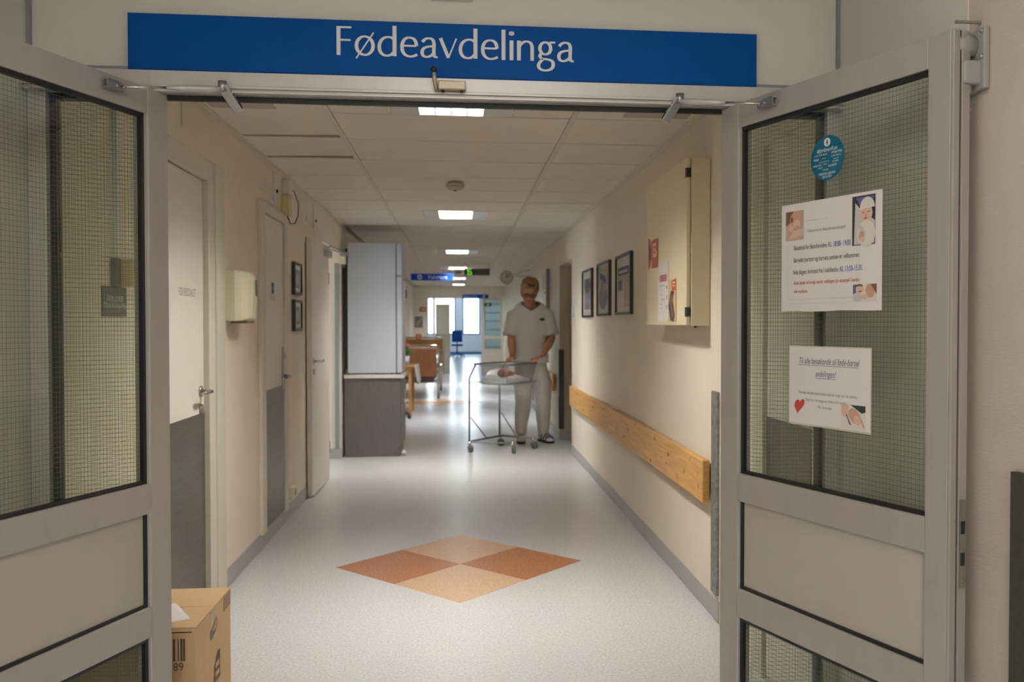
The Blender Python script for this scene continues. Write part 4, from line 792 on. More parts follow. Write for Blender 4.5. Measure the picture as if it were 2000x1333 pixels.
for k in range(60):
    a, e = random.uniform(0, 2*PI), random.uniform(0.3, 1.4); L = random.uniform(0.10, 0.20); c = Vector((0.02*math.cos(a), 0.02*math.sin(a), 0.13))
    d = Vector((math.cos(a)*math.cos(e), math.sin(a)*math.cos(e), math.sin(e))); tip = c+d*L; sd = d.cross(Vector((0, 0, 1))).normalized()*0.022
    m1 = c+d*L*0.6+Vector((0, 0, 0.01)); b.poly([c+d*0.03, m1-sd, tip, m1+sd])
b.build('foliage', GREEN, t, kind='stuff')
b = B()
for c in ((0.05, -0.03, 0.30), (0.075, 0.0, 0.285), (0.03, 0.02, 0.31), (0.06, 0.03, 0.305)): b.ball(c, 0.024, 0.024, 0.018, 10, 6)
b.build('blossom', PINK, t)
b = B(); b.ball((-0.06, -0.03, 0.27), 0.022, n=10, m=6); b.build('blossom', mat('yellow_petal', (0.70, 0.68, 0.30), 0.5), t, label='yellow blossom')
tag(B().lathe([(0.04, 0), (0.05, 0.05), (0.045, 0.10), (0.03, 0.10)], c=(-0.83, 13.08, 0.751), n=16).build('jar', CHROME_D), 'small shiny jar on the near edge of the beech table', 'jar')
t = thing('stool', 'black castor stool tucked under the beech table', 'stool', (-0.93, 12.6, 0))
B().lathe([(0.15, 0.50), (0.17, 0.52), (0.17, 0.56), (0.15, 0.58)], n=20).build('seat', BLACK, t)
B().cyl((0, 0, 0.12), (0, 0, 0.5), 0.025).build('column', CHROME_D, t)
for k in range(5):
    a = 2*PI*k/5; B().tube([(0, 0, 0.13), (0.2*math.cos(a), 0.2*math.sin(a), 0.08)], 0.014, 8).build('leg', BLACK, t)
    B().ball((0.2*math.cos(a), 0.2*math.sin(a), 0.036), 0.03, 0.03, 0.035, 10, 8).build('castor', BLACK, t)
t = thing('hospital_bed', 'hospital bed with brown end board parked along the left wall', 'bed', (-0.8, 17.1, 0))
BX0, BX1, BY0, BY1 = -1.22, -0.42, 16.0, 18.15
B().box(-1.20, -0.43, BY0, BY0+0.03, 0.41, 0.935, bev=0.012).build('footboard', WOODB, t, w=True)
B().box(-1.20, -0.36, BY1, BY1+0.03, 0.50, 1.06, bev=0.012).build('headboard', mat('headboard_veneer', (0.56, 0.28, 0.08), 0.4), t, w=True)
B().box(-1.18, -0.42, BY0+0.06, BY1-0.05, 0.62, 0.78, bev=0.03).build('mattress', LINEN, t, w=True)
B().box(-1.16, -0.46, BY1-0.60, BY1-0.10, 0.78, 0.90, bev=0.04).build('pillow', LINEN, t, w=True)
b = B(); b.box(-1.16, -0.42, BY0+0.05, BY1-0.05, 0.50, 0.56); b.box(-1.1, -0.5, BY0+0.2, BY1-0.2, 0.28, 0.34); b.tube([(-1.15, BY0+0.1, 0.32), (-0.42, BY0+0.1, 0.32)], 0.02); b.tube([(-0.8, BY0+0.3, 0.52), (-0.8, BY0+0.8, 0.32)], 0.03)
b.build('frame', CHROME_D, t, w=True)
B().box(-1.12, -0.48, BY0+0.04, BY1-0.2, 0.30, 0.41, bev=0.02).build('undercarriage', mat('bed_dark_steel', (0.06, 0.055, 0.055), 0.5), t, w=True)
b = B(); b.tube([(-1.2, BY0-0.03, 0.98), (-0.45, BY0-0.03, 0.98), (-0.40, BY0-0.02, 0.96), (-0.385, BY0, 0.88), (-0.385, BY0, 0.30)], 0.016); b.build('push_bar', CHROME, t, w=True)
b = B(); b.tube([(-1.2, BY1+0.06, 1.09), (-0.38, BY1+0.06, 1.09), (-0.34, BY1+0.06, 1.05), (-0.34, BY1+0.06, 0.30)], 0.016); b.build('push_bar', CHROME, t, w=True)
b = B(); b.tube([(-0.39, BY0+0.3, 0.62), (-0.39, BY0+0.3, 0.86), (-0.39, BY1-0.4, 0.86), (-0.39, BY1-0.4, 0.62)], 0.012); b.tube([(-0.39, BY0+0.3, 0.74), (-0.39, BY1-0.4, 0.74)], 0.008); b.build('side_rail', CHROME, t, w=True)
for x in (-1.14, -0.40):
    for y in (BY0+0.06, BY1-0.05):
        c_ = B(); c_.lathe([(0.03, -0.018), (0.075, -0.02), (0.075, 0.02), (0.03, 0.018)], M=Matrix.Translation((x, y, 0.076)) @ Matrix.Rotation(PI/2, 4, 'Y'), n=20)
        w_ = c_.build('castor', mat('grey_tyre', (0.20, 0.19, 0.18), 0.5), t, w=True)
        B().box(x-0.03, x+0.03, y-0.03, y+0.03, 0.15, 0.36, bev=0.01).build('fork', CHROME, w_, w=True)
b = B(); b.ball((-0.40, BY0+0.02, 0.60), 0.03); b.ball((-0.37, BY0+0.5, 0.58), 0.055); b.build('crank_knob', CHROME, t, w=True)
# wall things on the far left
s = thing('wall_sign', 'small dark blue square sign jutting from the far left wall', 'sign', (-1.19, 18.3, 2.0))
B().box(-0.07, 0.085, 0, 0.015, -0.085, 0.085).build('panel', MC['hanging_blue'], s)
text(s, '', 0.01, -0.04, 0.06, LETTER, -0.002, ax='CENTER', sx=0.8)
for lab, x0, x1, z0, z1, m in (('brown sign with pale shape on the end wall, highest of three', -1.085, -0.90, 1.70, 1.83, flat('brown_sign', (0.36, 0.13, 0.05))), ('square black and white print on the end wall', -1.21, -0.995, 1.28, 1.58, flat('grey_picture', (0.16, 0.14, 0.12))), ('small red fire sign on the end wall, lowest of three', -1.18, -1.03, 0.96, 1.10, flat('fire_red', (0.45, 0.06, 0.03)))):
    s = thing('end_wall_print', lab, 'sign', ((x0+x1)/2, 23.398, z0)); wd, h = (x1-x0)/2, z1-z0
    B().box(-wd, wd, -0.012, 0, 0, h).build('panel', m, s)
    if 'brown' in lab: patch(s, 'print', [(flat('sign_cream', (0.70, 0.55, 0.35)), ell(0.02, h*0.42, wd*0.5, h*0.24, 16, 0, 0, PI))], -0.013)
    elif 'square' in lab: patch(s, 'print', [(flat('picture_ash', (0.42, 0.38, 0.33)), ell(-0.03+0.03*k, h*(0.25+0.17*k), 0.03, 0.025, 10)) for k in range(4)], -0.013)
    else: patch(s, 'print', [(MC['sign_cream'], rect(-0.012, 0.012, h*0.2, h*0.8)), (MC['sign_cream'], rect(-0.04, 0.04, h*0.62, h*0.72))], -0.013)
for y, z, lab in ((14.9, 1.75, 'pale notice on the far left wall above the bed'), (16.6, 1.45, 'dark small frame on the far left wall')):
    tag(B().box(-1.262, -1.245, y-0.2, y+0.2, z-0.2, z+0.2).build('wall_frame', WHITE if y < 16 else BLACK), lab, 'picture')
# end of corridor: glazed leaf, open leaf, sign, chair
d = thing('door_8', 'cream framed glazed door leaf at the corridor end', 'door', (0.88, 23.45, 0)); d['kind'] = 'structure'
b = B()
for q in ((0.575, 0.66, 0, 2.075), (1.09, 1.175, 0, 2.075), (0.66, 1.09, 2.01, 2.075), (0.66, 1.09, 0.97, 1.06), (0.66, 1.09, 0, 0.70)): b.box(q[0], q[1], 23.42, 23.47, q[2], q[3])
b.build('frame', mat('cream_gloss', (0.74, 0.70, 0.60), 0.4), d, w=True)
B().box(0.66, 1.09, 23.44, 23.448, 1.06, 2.01).build('pane', glass_mat('green_glass', (0.80, 0.86, 0.80)), d, w=True)
B().box(0.66, 1.09, 23.44, 23.448, 0.70, 0.97).build('pane', MC['green_glass'], d, w=True)
s = thing('exit_sign', 'small dark green exit sign on the glazed far door', 'sign', (0.74, 23.41, 1.90))
B().box(-0.095, 0.095, 0, 0.01, -0.05, 0.05).build('panel', mat('exit_green', (0.012, 0.07, 0.02), 0.4), s)
patch(s, 'pictogram', [(flat('exit_pale', (0.45, 0.52, 0.30)), rect(-0.02, 0.03, -0.035, 0.03)), (MC['exit_pale'], ell(0.005, 0.036, 0.010, 0.008, 10))], -0.002)
t = thing('shelf_unit', 'grey shelf unit seen through the glazed far door', 'shelf', (1.2, 26.3, 0))
for x in (0.72, 1.62): B().box(x, x+0.03, 26.1, 26.5, 0, 2.1).build('side_panel', mat('shelf_grey', (0.42, 0.44, 0.40), 0.5), t, w=True)
for k in range(8): B().box(0.751, 1.619, 26.1, 26.479, 0.15+0.26*k, 0.175+0.26*k).build('shelf', mat('shelf_pale', (0.66, 0.66, 0.62), 0.5), t, w=True)
b = B(); b.box(-0.68, -0.28, 24.3, 24.34, 1.10, 1.935); b.mi = 1; b.box(-0.68, -0.28, 24.298, 24.342, 0, 1.10)
d = struct(b.build('door_9', [mat('sand_door', (0.58, 0.52, 0.40), 0.5), mat('olive_kick', (0.36, 0.33, 0.26), 0.5)]), 'sand coloured door standing ajar in the far room', 'door')
B().ball((-0.33, 24.28, 1.20), 0.025).build('knob', CHROME_D, d)
struct(B().box(-0.76, -0.69, 24.3, 24.38, 0, 2.1).build('trim_far_post', mat('pale_post', (0.70, 0.68, 0.62), 0.5)), 'pale post beside the sand coloured far door', 'trim')
s = thing('hanging_sign', 'blue sign with right pointing arrow above the corridor end opening', 'sign', (0.41, 23.38, 2.118))
B().box(-0.35, 0.35, 0, 0.015, -0.05, 0.05).build('panel', MC['hanging_blue'], s)
text(s, 'Barselavdeling', -0.32, 0.0, 0.075, mat('pale_blue_print', (0.45, 0.6, 0.75), 0.5), -0.002, sx=0.85)
patch(s, 'arrow', [(LETTER, ell(0.225, 0, 0.035, 0.035, 20)), (MC['hanging_blue'], [(0.25, 0), (0.225, 0.022), (0.225, 0.008), (0.2, 0.008), (0.2, -0.008), (0.225, -0.008), (0.225, -0.022)])], -0.002)
t = thing('office_chair', 'blue swivel chair in the bright far room', 'chair', (-0.13, 36.3, 0))
B().box(-0.24, 0.24, -0.24, 0.24, 0.46, 0.54, bev=0.03).build('seat', BCHAIR, t)
b = B(); b.box(-0.22, 0.22, 0.20, 0.27, 0.62, 1.12, bev=0.03); b.build('backrest', BCHAIR, t)
B().tube([(0, 0.1, 0.46), (0, 0.27, 0.48), (0, 0.28, 0.7)], 0.025).build('back_stem', BLACK, t)
B().cyl((0, 0, 0.1), (0, 0, 0.46), 0.028).build('column', BLACK, t)
for k in range(5):
    a = 2*PI*k/5+0.3; B().tube([(0, 0, 0.12), (0.30*math.cos(a), 0.30*math.sin(a), 0.08)], 0.02, 8).build('leg', BCHAIR, t); B().ball((0.30*math.cos(a), 0.30*math.sin(a), 0.031), 0.03, n=10, m=8).build('castor', BLACK, t)
struct(B().box(-3.2, 3.2, 39.96, 40.0, 0, 0.1).build('baseboard_far_room', BFRAME), 'blue skirting under the far windows', 'skirting')

# ---------------------------------------------------------------- bassinet with newborn
cx, cy = 0.50, 9.50; u = Vector((0.6, 0.8, 0)); v = Vector((0.8, -0.6, 0)); c0 = Vector((cx, cy, 0))
def P(a, b_, z): return c0+u*a+v*b_+Vector((0, 0, z))
bs = thing('bassinet', 'clear plastic hospital bassinet on a chrome castor frame', 'bassinet', (cx, cy, 0))
def rring(hl, hw, r, z, n=5):
    out = []
    for (sx, sy, a0) in ((1, 1, 0), (-1, 1, PI/2), (-1, -1, PI), (1, -1, 3*PI/2)):
        for k in range(n):
            a = a0+PI/2*k/(n-1); out.append(P(sx*(hl-r)+r*math.cos(a), sy*(hw-r)+r*math.sin(a), z))
    return out
B().loft([rring(.245, .17, .05, .715), rring(.262, .185, .05, .73), rring(.30, .222, .04, .935), rring(.295, .217, .04, .935), rring(.257, .18, .048, .735), rring(.24, .165, .048, .72)], cap=False).build('tub', TUB, bs, w=True)
B().loft([rring(.245, .17, .05, .714), rring(.245, .17, .05, .722)]).build('tub_base', TUB, bs, w=True)
q_ = rring(.262, .185, .05, .732); B().tube(q_+[q_[0]], .0045, 6).build('tub_edge', mat('tub_edge_grey', (0.30, 0.30, 0.31), 0.3), bs, w=True)
for sa, sb in ((-1, 1), (1, 1)): B().tube([P(sa*.285, sb*.212, .93), P(sa*.25, sb*.174, .74)], .0035, 6).build('tub_edge', MC['tub_edge_grey'], bs, w=True)
r_ = rring(.306, .228, .035, .940); B().tube(r_+[r_[0]], 0.0085, 8).build('rim_rail', mat('rim_steel', (0.24, 0.25, 0.27), 0.3, metal=0.8), bs, w=True)
BST = mat('bassinet_steel', (0.30, 0.31, 0.33), 0.3, metal=0.85)
A0, D0, B0, C0 = P(-.22, -.27, 0), P(.30, -.27, 0), P(-.20, .24, 0), P(.26, .26, 0)
A0 = Vector((.095, 9.27, 0)); D0 = Vector((.44, 9.75, 0)); B0 = Vector((.55, 9.18, 0)); C0 = Vector((.80, 9.50, 0))
def z_(p, z): return Vector((p.x, p.y, z))
B().tube([z_(A0, .12), z_(A0, .78), z_(A0, .80)+Vector((.006, 0, .01)), P(-.30, -.20, .925)], .0105, 10).build('post', BST, bs, w=True)
B().tube([z_(D0, .12), z_(D0, .80), P(.28, -.20, .925)], .0105, 10).build('post', BST, bs, w=True)
B().tube([z_(A0, .115), z_(D0, .115)], .012, 10).build('base_bar', BST, bs, w=True)
B().tube([z_(D0, .118), z_(C0, .118)], .011, 10).build('base_bar', BST, bs, w=True)
B().tube([z_(A0, .112), z_(A0.lerp(B0, .5), .106), z_(B0, .11)], .008, 10).build('base_bar', BST, bs, w=True)
dA = (D0-A0).normalized(); dC = (C0-D0).normalized()
B().tube([z_(A0, .37), z_(A0, .37)+dA*.03, z_(A0, .115)+dA*.33], .006, 8).build('brace', BST, bs, w=True)
B().tube([z_(D0, .37), z_(D0, .37)+dC*.03, z_(D0, .115)+dC*.22], .006, 8).build('brace', BST, bs, w=True)
B().tube([z_(A0, .745), P(-.25, -.17, .745)], .005, 8).build('bracket', BST, bs, w=True)
for k, p in enumerate((A0, B0, C0, D0)):
    a = (0.5, 0.2, 1.1, 1.4)[k]; M = Matrix.Translation(p+Vector((0.012, -0.02, 0.043))) @ Matrix.Rotation(a, 4, 'Z') @ Matrix.Rotation(PI/2, 4, 'Y')
    w_ = B().lathe([(0.010, -.016), (0.042, -.014), (0.042, .014), (0.010, .016)], M=M, n=20).build('castor', mat('castor_grey', (0.10, 0.10, 0.10), 0.45), bs, w=True)
    B().tube([p+Vector((0, 0, .125)), p+Vector((.002, -.004, .09)), p+Vector((.012, -.02, .052))], [.012, .018, .014], 10).build('fork', CHROME, w_, w=True)
B().loft([rring(.235, .16, .05, .724), rring(.25, .175, .05, .735), rring(.252, .177, .05, .755), rring(.23, .155, .05, .765)]).build('mattress', LINEN, bs, w=True)
# blanket: a rumpled bundle
b = B(); b.sm = True; random.seed(11); NN, MM = 26, 18; V = []
for j in range(MM+1):
    row = []
    for i in range(NN+1):
        s_ = -0.235+0.47*i/NN; q_ = -0.162+0.324*j/MM
        hgt = 0.10*math.exp(-((s_-0.06)/0.13)**2-((q_+0.01)/0.09)**2)+0.085*math.exp(-((s_+0.17)/0.05)**2-((q_+0.05)/0.09)**2)+0.10*math.exp(-((s_+0.06)/0.10)**2-((q_+0.10)/0.045)**2)
        hgt += 0.010*math.sin(31*s_+9*q_)*math.cos(23*q_-7*s_)+0.006*math.sin(67*q_+20*s_)
        ed = min(1, min(0.236-abs(s_), 0.163-abs(q_))/0.03)
        row.append(b.bm.verts.new(P(s_, q_, 0.775+max(0.002, hgt)*max(0, ed))))
    V.append(row)
for j in range(MM):
    for i in range(NN): b.face([V[j][i], V[j][i+1], V[j+1][i+1], V[j+1][i]])
bt = thing('newborn', 'sleeping newborn with reddish face wrapped in a white blanket in the bassinet', 'baby', P(0, 0, .772))
o = b.build('blanket', LINEN, bt, w=True); md = o.modifiers.new('thickness', 'SOLIDIFY'); md.thickness = 0.004; md = o.modifiers.new('smooth', 'SUBSURF'); md.levels = 1; md.render_levels = 1
hc = P(-.115, .045, .842); hd = u
bb = B(); Mh = Matrix.Translation(hc) @ Matrix.Rotation(math.atan2(0.8, 0.6), 4, 'Z') @ Matrix.Rotation(0.5, 4, 'X')
bb.ball((0, 0, 0), .062, .052, .054, 20, 14, Mh); bb.ball((0.035, -0.012, 0.0), .030, .034, .030, 14, 10, Mh); bb.ball((0.018, -0.006, .046), .008, .009, .012, 10, 8, Mh); bb.ball((0.035, -0.03, 0.02), .016, .016, .014, 10, 8, Mh)
bb.ball((0.0, 0.05, 0.0), .014, .006, .016, 10, 8, Mh); bb.ball((0.085, 0, -0.02), .035, .04, .03, 14, 10, Mh); bb.ball((0.15, 0, -0.022), .07, .05, .03, 14, 10, Mh)
o = bb.build('body', BABY, bt, w=True); md = o.modifiers.new('fuse', 'REMESH'); md.mode = 'VOXEL'; md.voxel_size = 0.004; md.use_smooth_shade = True
B()  .ball((-0.044, 0.002, -0.006), .032, .044, .048, 18, 12, Mh).build('hair', mat('newborn_hair', (0.09, 0.045, 0.03), 0.7), bt, w=True)

# ---------------------------------------------------------------- the nurse
NU = thing('person', 'person with short blond hair and glasses in white scrubs leaning over the bassinet', 'person', (0.85, 10.02, 0))
def ring(c, ax, ay, n=20): return [Vector(c)+Vector(ax)*math.cos(2*PI*k/n)+Vector(ay)*math.sin(2*PI*k/n) for k in range(n)]
body = B()
NECK = Vector((.808, 10.06, 1.60)); HD = Vector((.795, 9.985, 1.748))
body.loft([ring((.815, 10.115, 1.40), (.155, 0, 0), (0, .080, 0)), ring((.815, 10.115, 1.48), (.165, 0, 0), (0, .085, 0)), ring((.815, 10.095, 1.56), (.11, 0, 0), (0, .085, 0)), ring((.81, 10.075, 1.635), (.060, 0, 0), (0, .060, .01)), ring((.803, 10.03, 1.70), (.056, 0, 0), (0, .056, .02))])
body.loft([ring((.815, 10.10, .86), (.15, 0, 0), (0, .10, 0)), ring((.815, 10.11, 1.10), (.14, 0, 0), (0, .09, 0)), ring((.815, 10.115, 1.42), (.155, 0, 0), (0, .085, 0))])
Mh = Matrix.Translation(HD) @ Matrix.Rotation(0.10, 4, 'Y') @ Matrix.Rotation(0.42, 4, 'X')
# head: face looks along local -y, up is z
hr = []
for z, rx, ry0, ry1 in ((-.150, .020, .030, .0), (-.142, .040, .070, .02), (-.120, .055, .088, .045), (-.09, .066, .094, .07), (-.05, .074, .096, .088), (-.01, .079, .094, .10), (.03, .082, .098, .106), (.07, .080, .092, .102), (.105, .064, .070, .082), (.128, .038, .04, .05), (.135, .010, .01, .012)):
    hr.append([Mh @ Vector((rx*math.cos(2*PI*k/24), (ry0 if math.sin(2*PI*k/24) < 0 else ry1)*math.sin(2*PI*k/24), z)) for k in range(24)])
body.loft(hr)
body.loft([[Mh @ Vector((x*(1), y, z)) for x, y, z in q] for q in (((-.006, -.09, .005), (.006, -.09, .005), (.004, -.10, .006), (-.004, -.10, .006)), ((-.014, -.088, -.04), (.014, -.088, -.04), (.008, -.118, -.038), (-.008, -.118, -.038)), ((-.017, -.086, -.05), (.017, -.086, -.05), (.006, -.112, -.053), (-.006, -.112, -.053)))])
body.ball((0, -.085, .022), .052, .016, .010, 16, 8, Mh); body.ball((-.03, -.080, -.045), .022, .02, .022, 12, 8, Mh); body.ball((.03, -.080, -.045), .022, .02, .022, 12, 8, Mh)
body.ball((0, -.088, -.084), .022, .012, .006, 12, 8, Mh); body.ball((0, -.086, -.094), .018, .012, .006, 12, 8, Mh); body.ball((0, -.07, -.132), .026, .024, .020, 12, 8, Mh)
for s_ in (-1, 1): body.ball((s_*.084, .005, -.015), .012, .022, .034, 12, 8, Mh)
def limb(pts, rr): body.tube([Vector(p) for p in pts], rr, 14)
SR, ER, WR = Vector((.645, 10.10, 1.50)), Vector((.590, 10.06, 1.19)), Vector((.592, 9.90, 1.005))
SL, EL, WL = Vector((.985, 10.10, 1.50)), Vector((1.058, 10.04, 1.20)), Vector((.925, 9.755, 1.020))
for S_, E_, W_ in ((SR, ER, WR), (SL, EL, WL)):
    limb([S_, S_.lerp(E_, .5), E_, E_.lerp(W_, .35), W_], [.062, .055, .047, .048, .030])
def hand(W_, tgt, along, grip, side):
    """palm over the rail at tgt; fingers spread along 'along', curl toward 'grip' and down; side = thumb direction sign"""
    al = Vector(along).normalized(); gr = Vector(grip).normalized(); up = Vector((0, 0, 1))
    K = tgt+up*.030-gr*.004                 # knuckle line above the rail
    body.loft([ring(W_, al*.030, gr.cross(al)*.022, 14), ring(W_.lerp(K, .45), al*.040, (W_-K).normalized().cross(al)*.018, 14), ring(K, al*.044, up*.014, 14)])
    for k, (off, L) in enumerate(((-.032, .85), (-.011, 1.0), (.011, .97), (.032, .78))):
        a = K+al*off; r = .0092-.0006*(k == 3)
        body.tube([a-gr*.004, a+gr*.024+up*.004*L, a+gr*.047-up*.010, a+gr*.050-up*.034*L, a+gr*.046-up*.050*L], [r*1.1, r*1.05, r, r*.95, r*.75], 8)
    th = W_.lerp(K, .55)+al*side*.034
    body.tube([W_.lerp(K, .35)+al*side*.02, th+al*side*.012-up*.006, th+al*side*.016+gr*.012-up*.008, th+al*side*.010+gr*.024-up*.010], [.013, .011, .010, .008], 8)
hand(WR, P(.324, -.145, .949), v, -u, 1)
hand(WL, P(.324, .175, .949), v, -u, -1)
for kx, ky, ax_, ay_ in ((.727, 10.0, .703, 10.06), (.963, 10.0, .965, 10.05)):
    limb([(kx*.35+.815*.65, 10.08, .92), (kx, ky, .50), (kx, 10.06, .34), (ax_, ay_, .10)], [.085, .050, .050, .034])
# feet
for ax_, ay_, dx, dy in ((.703, 10.06, -.06, -1), (.965, 10.05, .45, -1)):
    d = Vector((dx, dy, 0)).normalized(); p = Vector((ax_, ay_, 0)); n_ = Vector((-d.y, d.x, 0)); z = Vector((0, 0, 1))
    body.loft([ring(p-d*.07+z*.05, n_*.028, z*.026), ring(p-d*.03+z*.058, n_*.036, z*.042), ring(p+d*.05+z*.052, n_*.040, z*.036), ring(p+d*.12+z*.042, n_*.044, z*.022), ring(p+d*.165+z*.036, n_*.034, z*.014)])
o = body.build('body', SKIN, NU, w=True); md = o.modifiers.new('fuse', 'REMESH'); md.mode = 'VOXEL'; md.voxel_size = 0.005; md.use_smooth_shade = True
md = o.modifiers.new('soften', 'SMOOTH'); md.factor = 0.4; md.iterations = 2
# hair
hb = B(); random.seed(5)
rows = []
for z, rx, ry0, ry1 in ((-.085, .078, .0, .100), (-.05, .092, .010, .116), (-.015, .100, .030, .124), (.02, .104, .055, .128), (.05, .106, .085, .130), (.08, .104, .110, .126), (.110, .096, .108, .114), (.135, .080, .090, .094), (.155, .055, .062, .064), (.165, .020, .022, .022)):
    rw = []
    for k in range(40):
        a = 2*PI*k/40; j_ = 1+random.uniform(-.03, .03)+.03*math.sin(7*a+z*40); fy = (ry0 if math.sin(a) < 0 else ry1)
        rw.append(Mh @ Vector((rx*math.cos(a)*j_, fy*math.sin(a)*j_+.006, z+random.uniform(-.004, .004))))
    rows.append(rw)
hb.loft(rows)
for k in range(110):
    a = random.uniform(0, 2*PI); e = random.uniform(.55, 1.35); n_ = Vector((math.cos(a)*math.cos(e), math.sin(a)*math.cos(e), math.sin(e)))
    c = Vector((n_.x*.098, n_.y*.110, .045+n_.z*.105)); dirn = (n_*.5+Vector((random.uniform(-.5, .5), random.uniform(-.7, .1), random.uniform(-.1, .4)))).normalized()
    hb.tube([Mh @ c, Mh @ (c+dirn*.018), Mh @ (c+dirn*.034-n_*.006)], [.012, .009, .002], 5)
hb.build('hair', HAIR, NU, w=True)
hb = B()
for k in range(7): hb.tube([Mh @ Vector((-.028+.010*k, -.075-.004*(k % 2), .112)), Mh @ Vector((-.026+.010*k, -.095, .118)), Mh @ Vector((-.022+.009*k, -.108, .100))], [.016, .013, .005], 6)
hb.build('hair', mat('dark_hair_root', (0.035, 0.02, 0.01), 0.6), NU, w=True, label='dark roots above the forehead')
# face details
for s_ in (-1, 1):
    e_ = B()  .ball((s_*.032, -.0885, -.008), .014, .008, .008, 14, 8, Mh).build('eye', mat('lowered_eyelid', (0.40, 0.18, 0.12), 0.5), NU, w=True)
    B().ball((s_*.032, -.094, -.014), .012, .003, .002, 10, 6, Mh).build('lash_line', mat('iris_dark', (0.03, 0.025, 0.02), 0.2), e_, w=True)
b = B(); b.ball((0, -.098, -.088), .021, .004, .007, 14, 6, Mh); b.build('lips', mat('lip_red', (0.36, 0.10, 0.085), 0.5), NU, w=True)
gl = B()
for s_ in (-1, 1):
    pts = [Mh @ Vector((s_*.033+.027*math.cos(2*PI*k/20), -.108, -.008+.018*math.sin(2*PI*k/20))) for k in range(21)]
    gl.tube(pts, .0046, 6); gl.tube([Mh @ Vector((s_*.06, -.106, -.004)), Mh @ Vector((s_*.088, -.06, -.004)), Mh @ Vector((s_*.092, .01, -.008))], .003, 6)
gl.tube([Mh @ Vector((-.007, -.110, -.002)), Mh @ Vector((.007, -.110, -.002))], .003, 6)
g_ = gl.build('glasses', mat('black_spectacle_frame', (0.012, 0.01, 0.012), 0.3), NU, w=True)
for s_ in (-1, 1): B().prism([Vector((s_*.033+.025*math.cos(2*PI*k/16), -.1075, -.008+.016*math.sin(2*PI*k/16))) for k in range(16)], (0, .0012, 0), Mh).build('lens', GLASS_C, g_, w=True)
# tunic: lofted trunk plus sleeves, V neck cut by leaving an open wedge
tn = B(); rows = []
NS = 40
for z, rx, ry, cxx in ((.925, .205, .150, .815), (1.0, .200, .150, .815), (1.12, .192, .145, .815), (1.25, .197, .150, .815), (1.36, .205, .150, .815), (1.45, .212, .140, .815), (1.525, .205, .118, .815), (1.59, .165, .098, .813), (1.635, .100, .078, .810)):
    rw = []
    for k in range(NS):
        a = 2*PI*k/NS; fold = 1+.016*math.sin(5*a+z*9)*(1.6-z)
        x = rx*math.cos(a)*fold; y = ry*math.sin(a)*fold
        rw.append(Vector((cxx+x, 10.10+y-(0.02 if z < 1.1 else 0), z)))
    rows.append(rw)
lo_, mi_, hi_ = rows[6], rows[7], rows[8]; rows = rows[:7]
for k in range(1, 12):
    f_ = k/11; zz = 1.525+.11*f_
    A_, B_, g_ = (lo_, mi_, (zz-1.525)/.065) if zz < 1.59 else (mi_, hi_, (zz-1.59)/.045)
    rows.append([p.lerp(q, g_) for p, q in zip(A_, B_)])
VN = ((0.0, 1.510), (1.4, 1.532), (3.0, 1.560), (5.0, 1.588), (7.2, 1.612), (9.0, 1.630))
def vq(z):
    if z <= VN[0][1]: return -1
    for (q0, z0), (q1, z1) in zip(VN, VN[1:]):
        if z <= z1: return q0+(q1-q0)*(z-z0)/(z1-z0)
    return 9.0
V = [[tn.bm.verts.new(p) for p in r] for r in rows]; tn.sm = True
for i in range(len(V)-1):
    for k in range(NS):
        if abs((k+.5)-30) < vq((rows[i][0].z+rows[i+1][0].z)/2): continue     # the open V at the front
        tn.face([V[i][k], V[i][(k+1) % NS], V[i+1][(k+1) % NS], V[i+1][k]])
tu = tn.build('tunic', SCRUB, NU, w=True)
md = tu.modifiers.new('thickness', 'SOLIDIFY'); md.thickness = .006; md.offset = 1
for S_, E_, out, nm in ((SR, ER, -1, 'r'), (SL, EL, 1, 'l')):
    dd = (E_-S_).normalized(); s0 = S_+Vector((-out*.045, 0, .035)); tip = S_+dd*.27+Vector((out*.012, 0, 0)); sd = Vector((out, 0, 0)); sd = (sd-dd*sd.dot(dd)).normalized(); fw = dd.cross(sd)
    rr = [ring(s0+Vector((-out*.03, 0, .0)), sd*.085+Vector((0, 0, .01)), fw*.085), ring(S_+dd*.01+Vector((out*.012, 0, 0)), sd*.092, fw*.092), ring(S_+dd*.14+Vector((out*.014, 0, 0)), sd*.088, fw*.088), ring(tip, sd*.098, fw*.088), ring(tip+dd*.004, sd*.092, fw*.082), ring(tip-dd*.10, sd*.075, fw*.07)]
    B().loft(rr, cap=False).build('sleeve', SCRUB, tu, w=True)
# V-neck band
def onchest(a, z):
    i = next(j for j in range(len(rows)-1) if rows[j][0].z <= z <= rows[j+1][0].z or j == len(rows)-2); f_ = (z-rows[i][0].z)/(rows[i+1][0].z-rows[i][0].z); k = int(a) % NS; g_2 = a-int(a)
    p = rows[i][k].lerp(rows[i][(k+1) % NS], g_2); q = rows[i+1][k].lerp(rows[i+1][(k+1) % NS], g_2); return p.lerp(q, f_)
b = B()
for s_ in (-1, 1):
    pts = [onchest(30+s_*q, z)+Vector((0, -.008, 0)) for q, z in VN]
    pts.append(Vector((.810+s_*.088, 10.10, 1.645)))
    rg = []
    for i, p in enumerate(pts): rg.append([p+Vector((-s_*.010, 0, .008)), p+Vector((s_*.016, 0, -.012)), p+Vector((s_*.016, .008, -.012)), p+Vector((-s_*.010, .008, .008))])
    b.loft(rg, smooth=False)
b.build('neckband', SCRUB, tu, w=True)
pk_c = onchest(33.7, 1.335)+Vector((0, -.008, 0))
B().loft([[pk_c+Vector((x, y_+abs(x)*.25, z)) for x, z in ((-.055, -.085), (.055, -.085), (.055, .03), (-.055, .03))] for y_ in (0, .004)], smooth=False).build('pocket', SCRUB, tu, w=True)
bd = onchest(34.2, 1.425)+Vector((0, -.014, 0))
